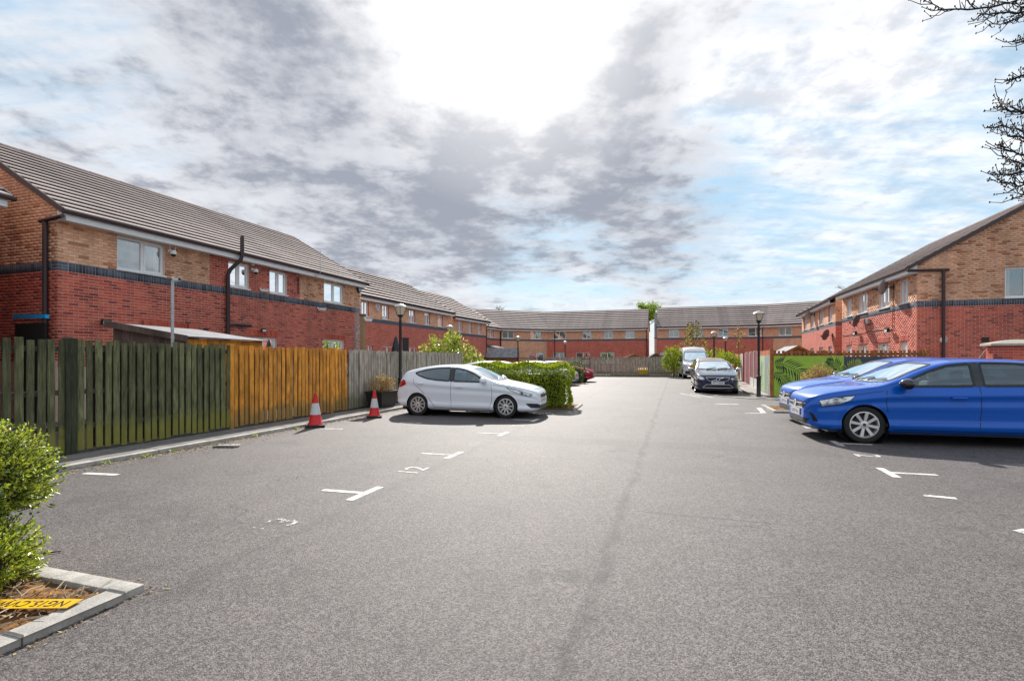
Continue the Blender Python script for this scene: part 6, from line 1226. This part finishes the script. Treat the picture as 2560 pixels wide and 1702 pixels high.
# chestnut boughs reaching in from the right; the trunk stands outside the frame
ct = thing('chestnut_tree', 'budding chestnut boughs reaching in above the right hand house', 'tree', (12.4, 8.2, 0))
to = Vector((12.4, 8.2, 0)); MB().tube([(0,0,-.05),(.05,0,1.5),(-.05,.05,4),(.0,0,7),(.1,0,9.5)], [.30,.24,.20,.13,.04], 12).build('trunk', mBark, ct, True)
bough = [[(2640,-70),(2560,-5),(2500,14),(2420,24),(2355,24),(2310,3)], [(2680,20),(2600,15),(2545,32),(2490,32),(2450,38)], [(2640,60),(2560,38),(2510,58),(2474,62)], [(2680,60),(2610,95),(2560,105),(2533,104)], [(2700,170),(2600,190),(2560,187),(2524,199)], [(2690,230),(2620,255),(2560,283),(2510,275),(2498,266)], [(2690,300),(2620,295),(2575,288),(2530,270),(2496,247)], [(2690,330),(2600,340),(2545,325),(2500,316),(2468,318)],
         [(2700,400),(2620,375),(2560,345),(2520,340),(2506,332)], [(2700,440),(2600,400),(2545,385),(2512,372),(2498,360)], [(2700,420),(2620,420),(2560,428),(2520,436),(2500,433)], [(2700,470),(2620,440),(2560,412),(2525,398),(2508,392)], [(2700,480),(2610,455),(2560,462),(2525,460),(2503,455)], [(2700,520),(2620,500),(2560,488),(2530,497)], [(2640,-30),(2600,-10),(2570,12),(2552,22)]]
tw = MB(); bd = MB(); bi = 0
for pl_ in bough:
    d0 = random.uniform(7.4, 8.8); pts = [P(x, y, d0+.15*i*random.uniform(-1,1))-to for i, (x, y) in enumerate(pl_)]; st = Vector((0, 0, max(3.0, pts[0].z-.9))); pts = [st, (st+pts[0])/2+Vector((0,0,.15))]+pts
    n = len(pts); rs = [.06, .032]+[.016*(1-i/(n-2))+.005 for i in range(n-2)]
    dense = []; dr_ = []
    for i in range(n-1):
        for k in range(4): dense.append(pts[i].lerp(pts[i+1], k/4)+Vector((random.gauss(0,.008), 0, random.gauss(0,.010)))); dr_.append(rs[i]+(rs[i+1]-rs[i])*k/4)
    dense.append(pts[-1]); dr_.append(.005); tw.tube(dense, dr_, 6)
    def bud(p, r=.017): bd.ico(p, r, 1, 0, (1, 1, 1.5))
    bud(pts[-1])
    for i in range(9, len(dense)):
        for s in range(2 if random.random() < .75 else 1):
            p = dense[i]; l = random.uniform(.10,.34); di = (dense[i]-dense[i-1]).normalized(); g = p+di*l*.55+Vector((random.gauss(0,.10), random.gauss(0,.10), random.uniform(-.6,1.0)*l*.75)); m_ = (p+g)/2+Vector((0,0,-.03)); tw.tube([p, m_, g+Vector((0,0,.02))], [.008,.006,.0045], 5, cap=False); bud(g+Vector((0,0,.02)), random.uniform(.009,.015))
            if random.random() < .55:
                g2 = m_+Vector((random.gauss(0,.06), random.gauss(0,.06), random.uniform(.02,.12))); tw.tube([m_, g2], [.005,.004], 4, cap=False); bud(g2, .012)
tw.build('limbs', mTwig, ct, True); bd.build('crown', M('sticky_bud', (.045,.03,.015), .5, col2=(.16,.14,.03), scale=3, thr=(.55,.7)), ct, True)
# litter in the bed, the fallen number plate, stick, kerbside leaves
tb = MB()
for i in range(950):
    p = TIP+NL*random.uniform(.16,2.2)-U*random.uniform(.16,2.2); a = random.uniform(0,3.14); l = random.choice((.03,.05,.08,.12,.2)); d = Vector((math.cos(a), math.sin(a), random.uniform(-.1,.25)))*l; m_ = Vector((random.gauss(0,.01), random.gauss(0,.01), .01)); z = random.uniform(.028,.045); p = Vector((p.x, p.y, z)); tb.tube([p, p+d*.5+m_, p+d], random.uniform(.0018,.0042), 4, cap=False)
tb.build('mulch_twigs', mTwigL, kind='stuff')
k = 2600; uu = rng.random((k, 2)); p = np.array(TIP)+np.array(NL)*(.15+2.2*uu[:, :1])-np.array(U)*(.15+2.2*uu[:, 1:]); p[:, 2] = .03+.012*rng.random(k); dr = rng.normal(size=(k, 3))*np.array([1, 1, .15]); v, f = leaves(p, rng.normal(size=(k, 3))*.4+np.array([0, 0, 1]), dr, .025+.03*rng.random(k), .014, .1); lt_ = link('mulch_chips', npmesh('mulch_chips', v, f, leafmat('bark_chip', (.18,.08,.02), (.52,.33,.15), (.55,.45,.33), .9, 0.)), kind='stuff')
yp = thing('number_plate', 'yellow number plate lying upside down on the mulch bed', 'number plate', (-2.83, 2.965, .058), 180-2.5); yp.rotation_euler[1] = R(1.5)
MB().cbox(-.26,.26,-.0555,.0555,-.0015,.0015,.0012).build('plate', M('plate_yellow', (.78,.46,.0), .35, col2=(.62,.36,.02), scale=9), yp); vs, fs = text_mesh('NG15 CVW', .098); MB().add([(x*.86, y, .0024+z) for x, y, z in vs], fs).build('registration', mInk, yp)
sk = link('stick', MB().tube([(0,0,.008),(.06,.01,.012),(.12,.035,.01)], [.007,.006,.004], 6).mesh('stick', mTwig), None, tuple(G(103, 1385))); tag(sk, 'short dark stick on the asphalt beside the privet bush', 'stick')
def litter(name, n, fn, ln, mat):
    p = np.array([fn() for _ in range(n)]); dr = rng.normal(size=(n, 3))*np.array([1, 1, .2]); v, f = leaves(p, rng.normal(size=(n, 3))*.35+np.array([0, 0, 1]), dr, ln*(.5+rng.random(n)), ln*.5, .15); return link(name, npmesh(name, v, f, mat), kind='stuff')
mLit = leafmat('fallen_leaf', (.20,.12,.06), (.42,.30,.16), (.45,.42,.08), .85, 0.)
def kl():
    q = K0+U*random.uniform(-1,12)-NL*abs(random.gauss(0,.14)); return (q.x, q.y, .006+random.random()*.008)
litter('kerbside_leaf_litter', 1500, kl, .035, mLit)
def k2():
    q = K0+U*random.gauss(2.3,.8)-NL*abs(random.gauss(0,.3)); return (q.x, q.y, .005+random.random()*.006)
litter('kerbside_leaf_litter', 700, k2, .03, mLit)
litter('scattered_leaf_litter', 120, lambda: (random.uniform(-5,8), random.uniform(3,14), .006), .025, mLit)
def ed():
    q = (TIP+NL*random.uniform(-.1,3)+U*abs(random.gauss(0,.05))) if random.random() < .5 else (TIP-U*random.uniform(0,2.5)-NL*abs(random.gauss(0,.05))); return (q.x, q.y, .005)
litter('bed_edge_litter', 420, ed, .022, mLit)
wd_ = []
for t0, wl in ((.6, 'small weed tuft by the kerb close to the bay line end'), (1.15, 'weed tuft in the leaf litter before the green fence'), (1.6, 'second weed tuft in the leaf litter before the green fence'), (3.3, 'weed tuft at the kerb where green fence meets orange'), (4.4, 'weed tuft at the kerb before the orange fence'), (4.9, 'weed tuft at the kerb nearest the traffic cone before the orange fence')):
    q = K0+U*t0-NL*.03; w_ = thing('kerb_weed', wl, 'weed', (q.x, q.y, 0), 0, 'weeds along the kerb'); k = 26; a = rng.random(k)*6.28; dr = np.stack([np.cos(a), np.sin(a), .5+.5*rng.random(k)], 1); v, f = leaves(np.zeros((k, 3))+rng.normal(size=(k, 3))*np.array([.05,.02,.0]), np.tile([[0, 0, 1.]], (k, 1))+rng.normal(size=(k, 3))*.3, dr, .05+.06*rng.random(k), .014); link('leaves', npmesh('leaves', v, f, mLaurel), w_)
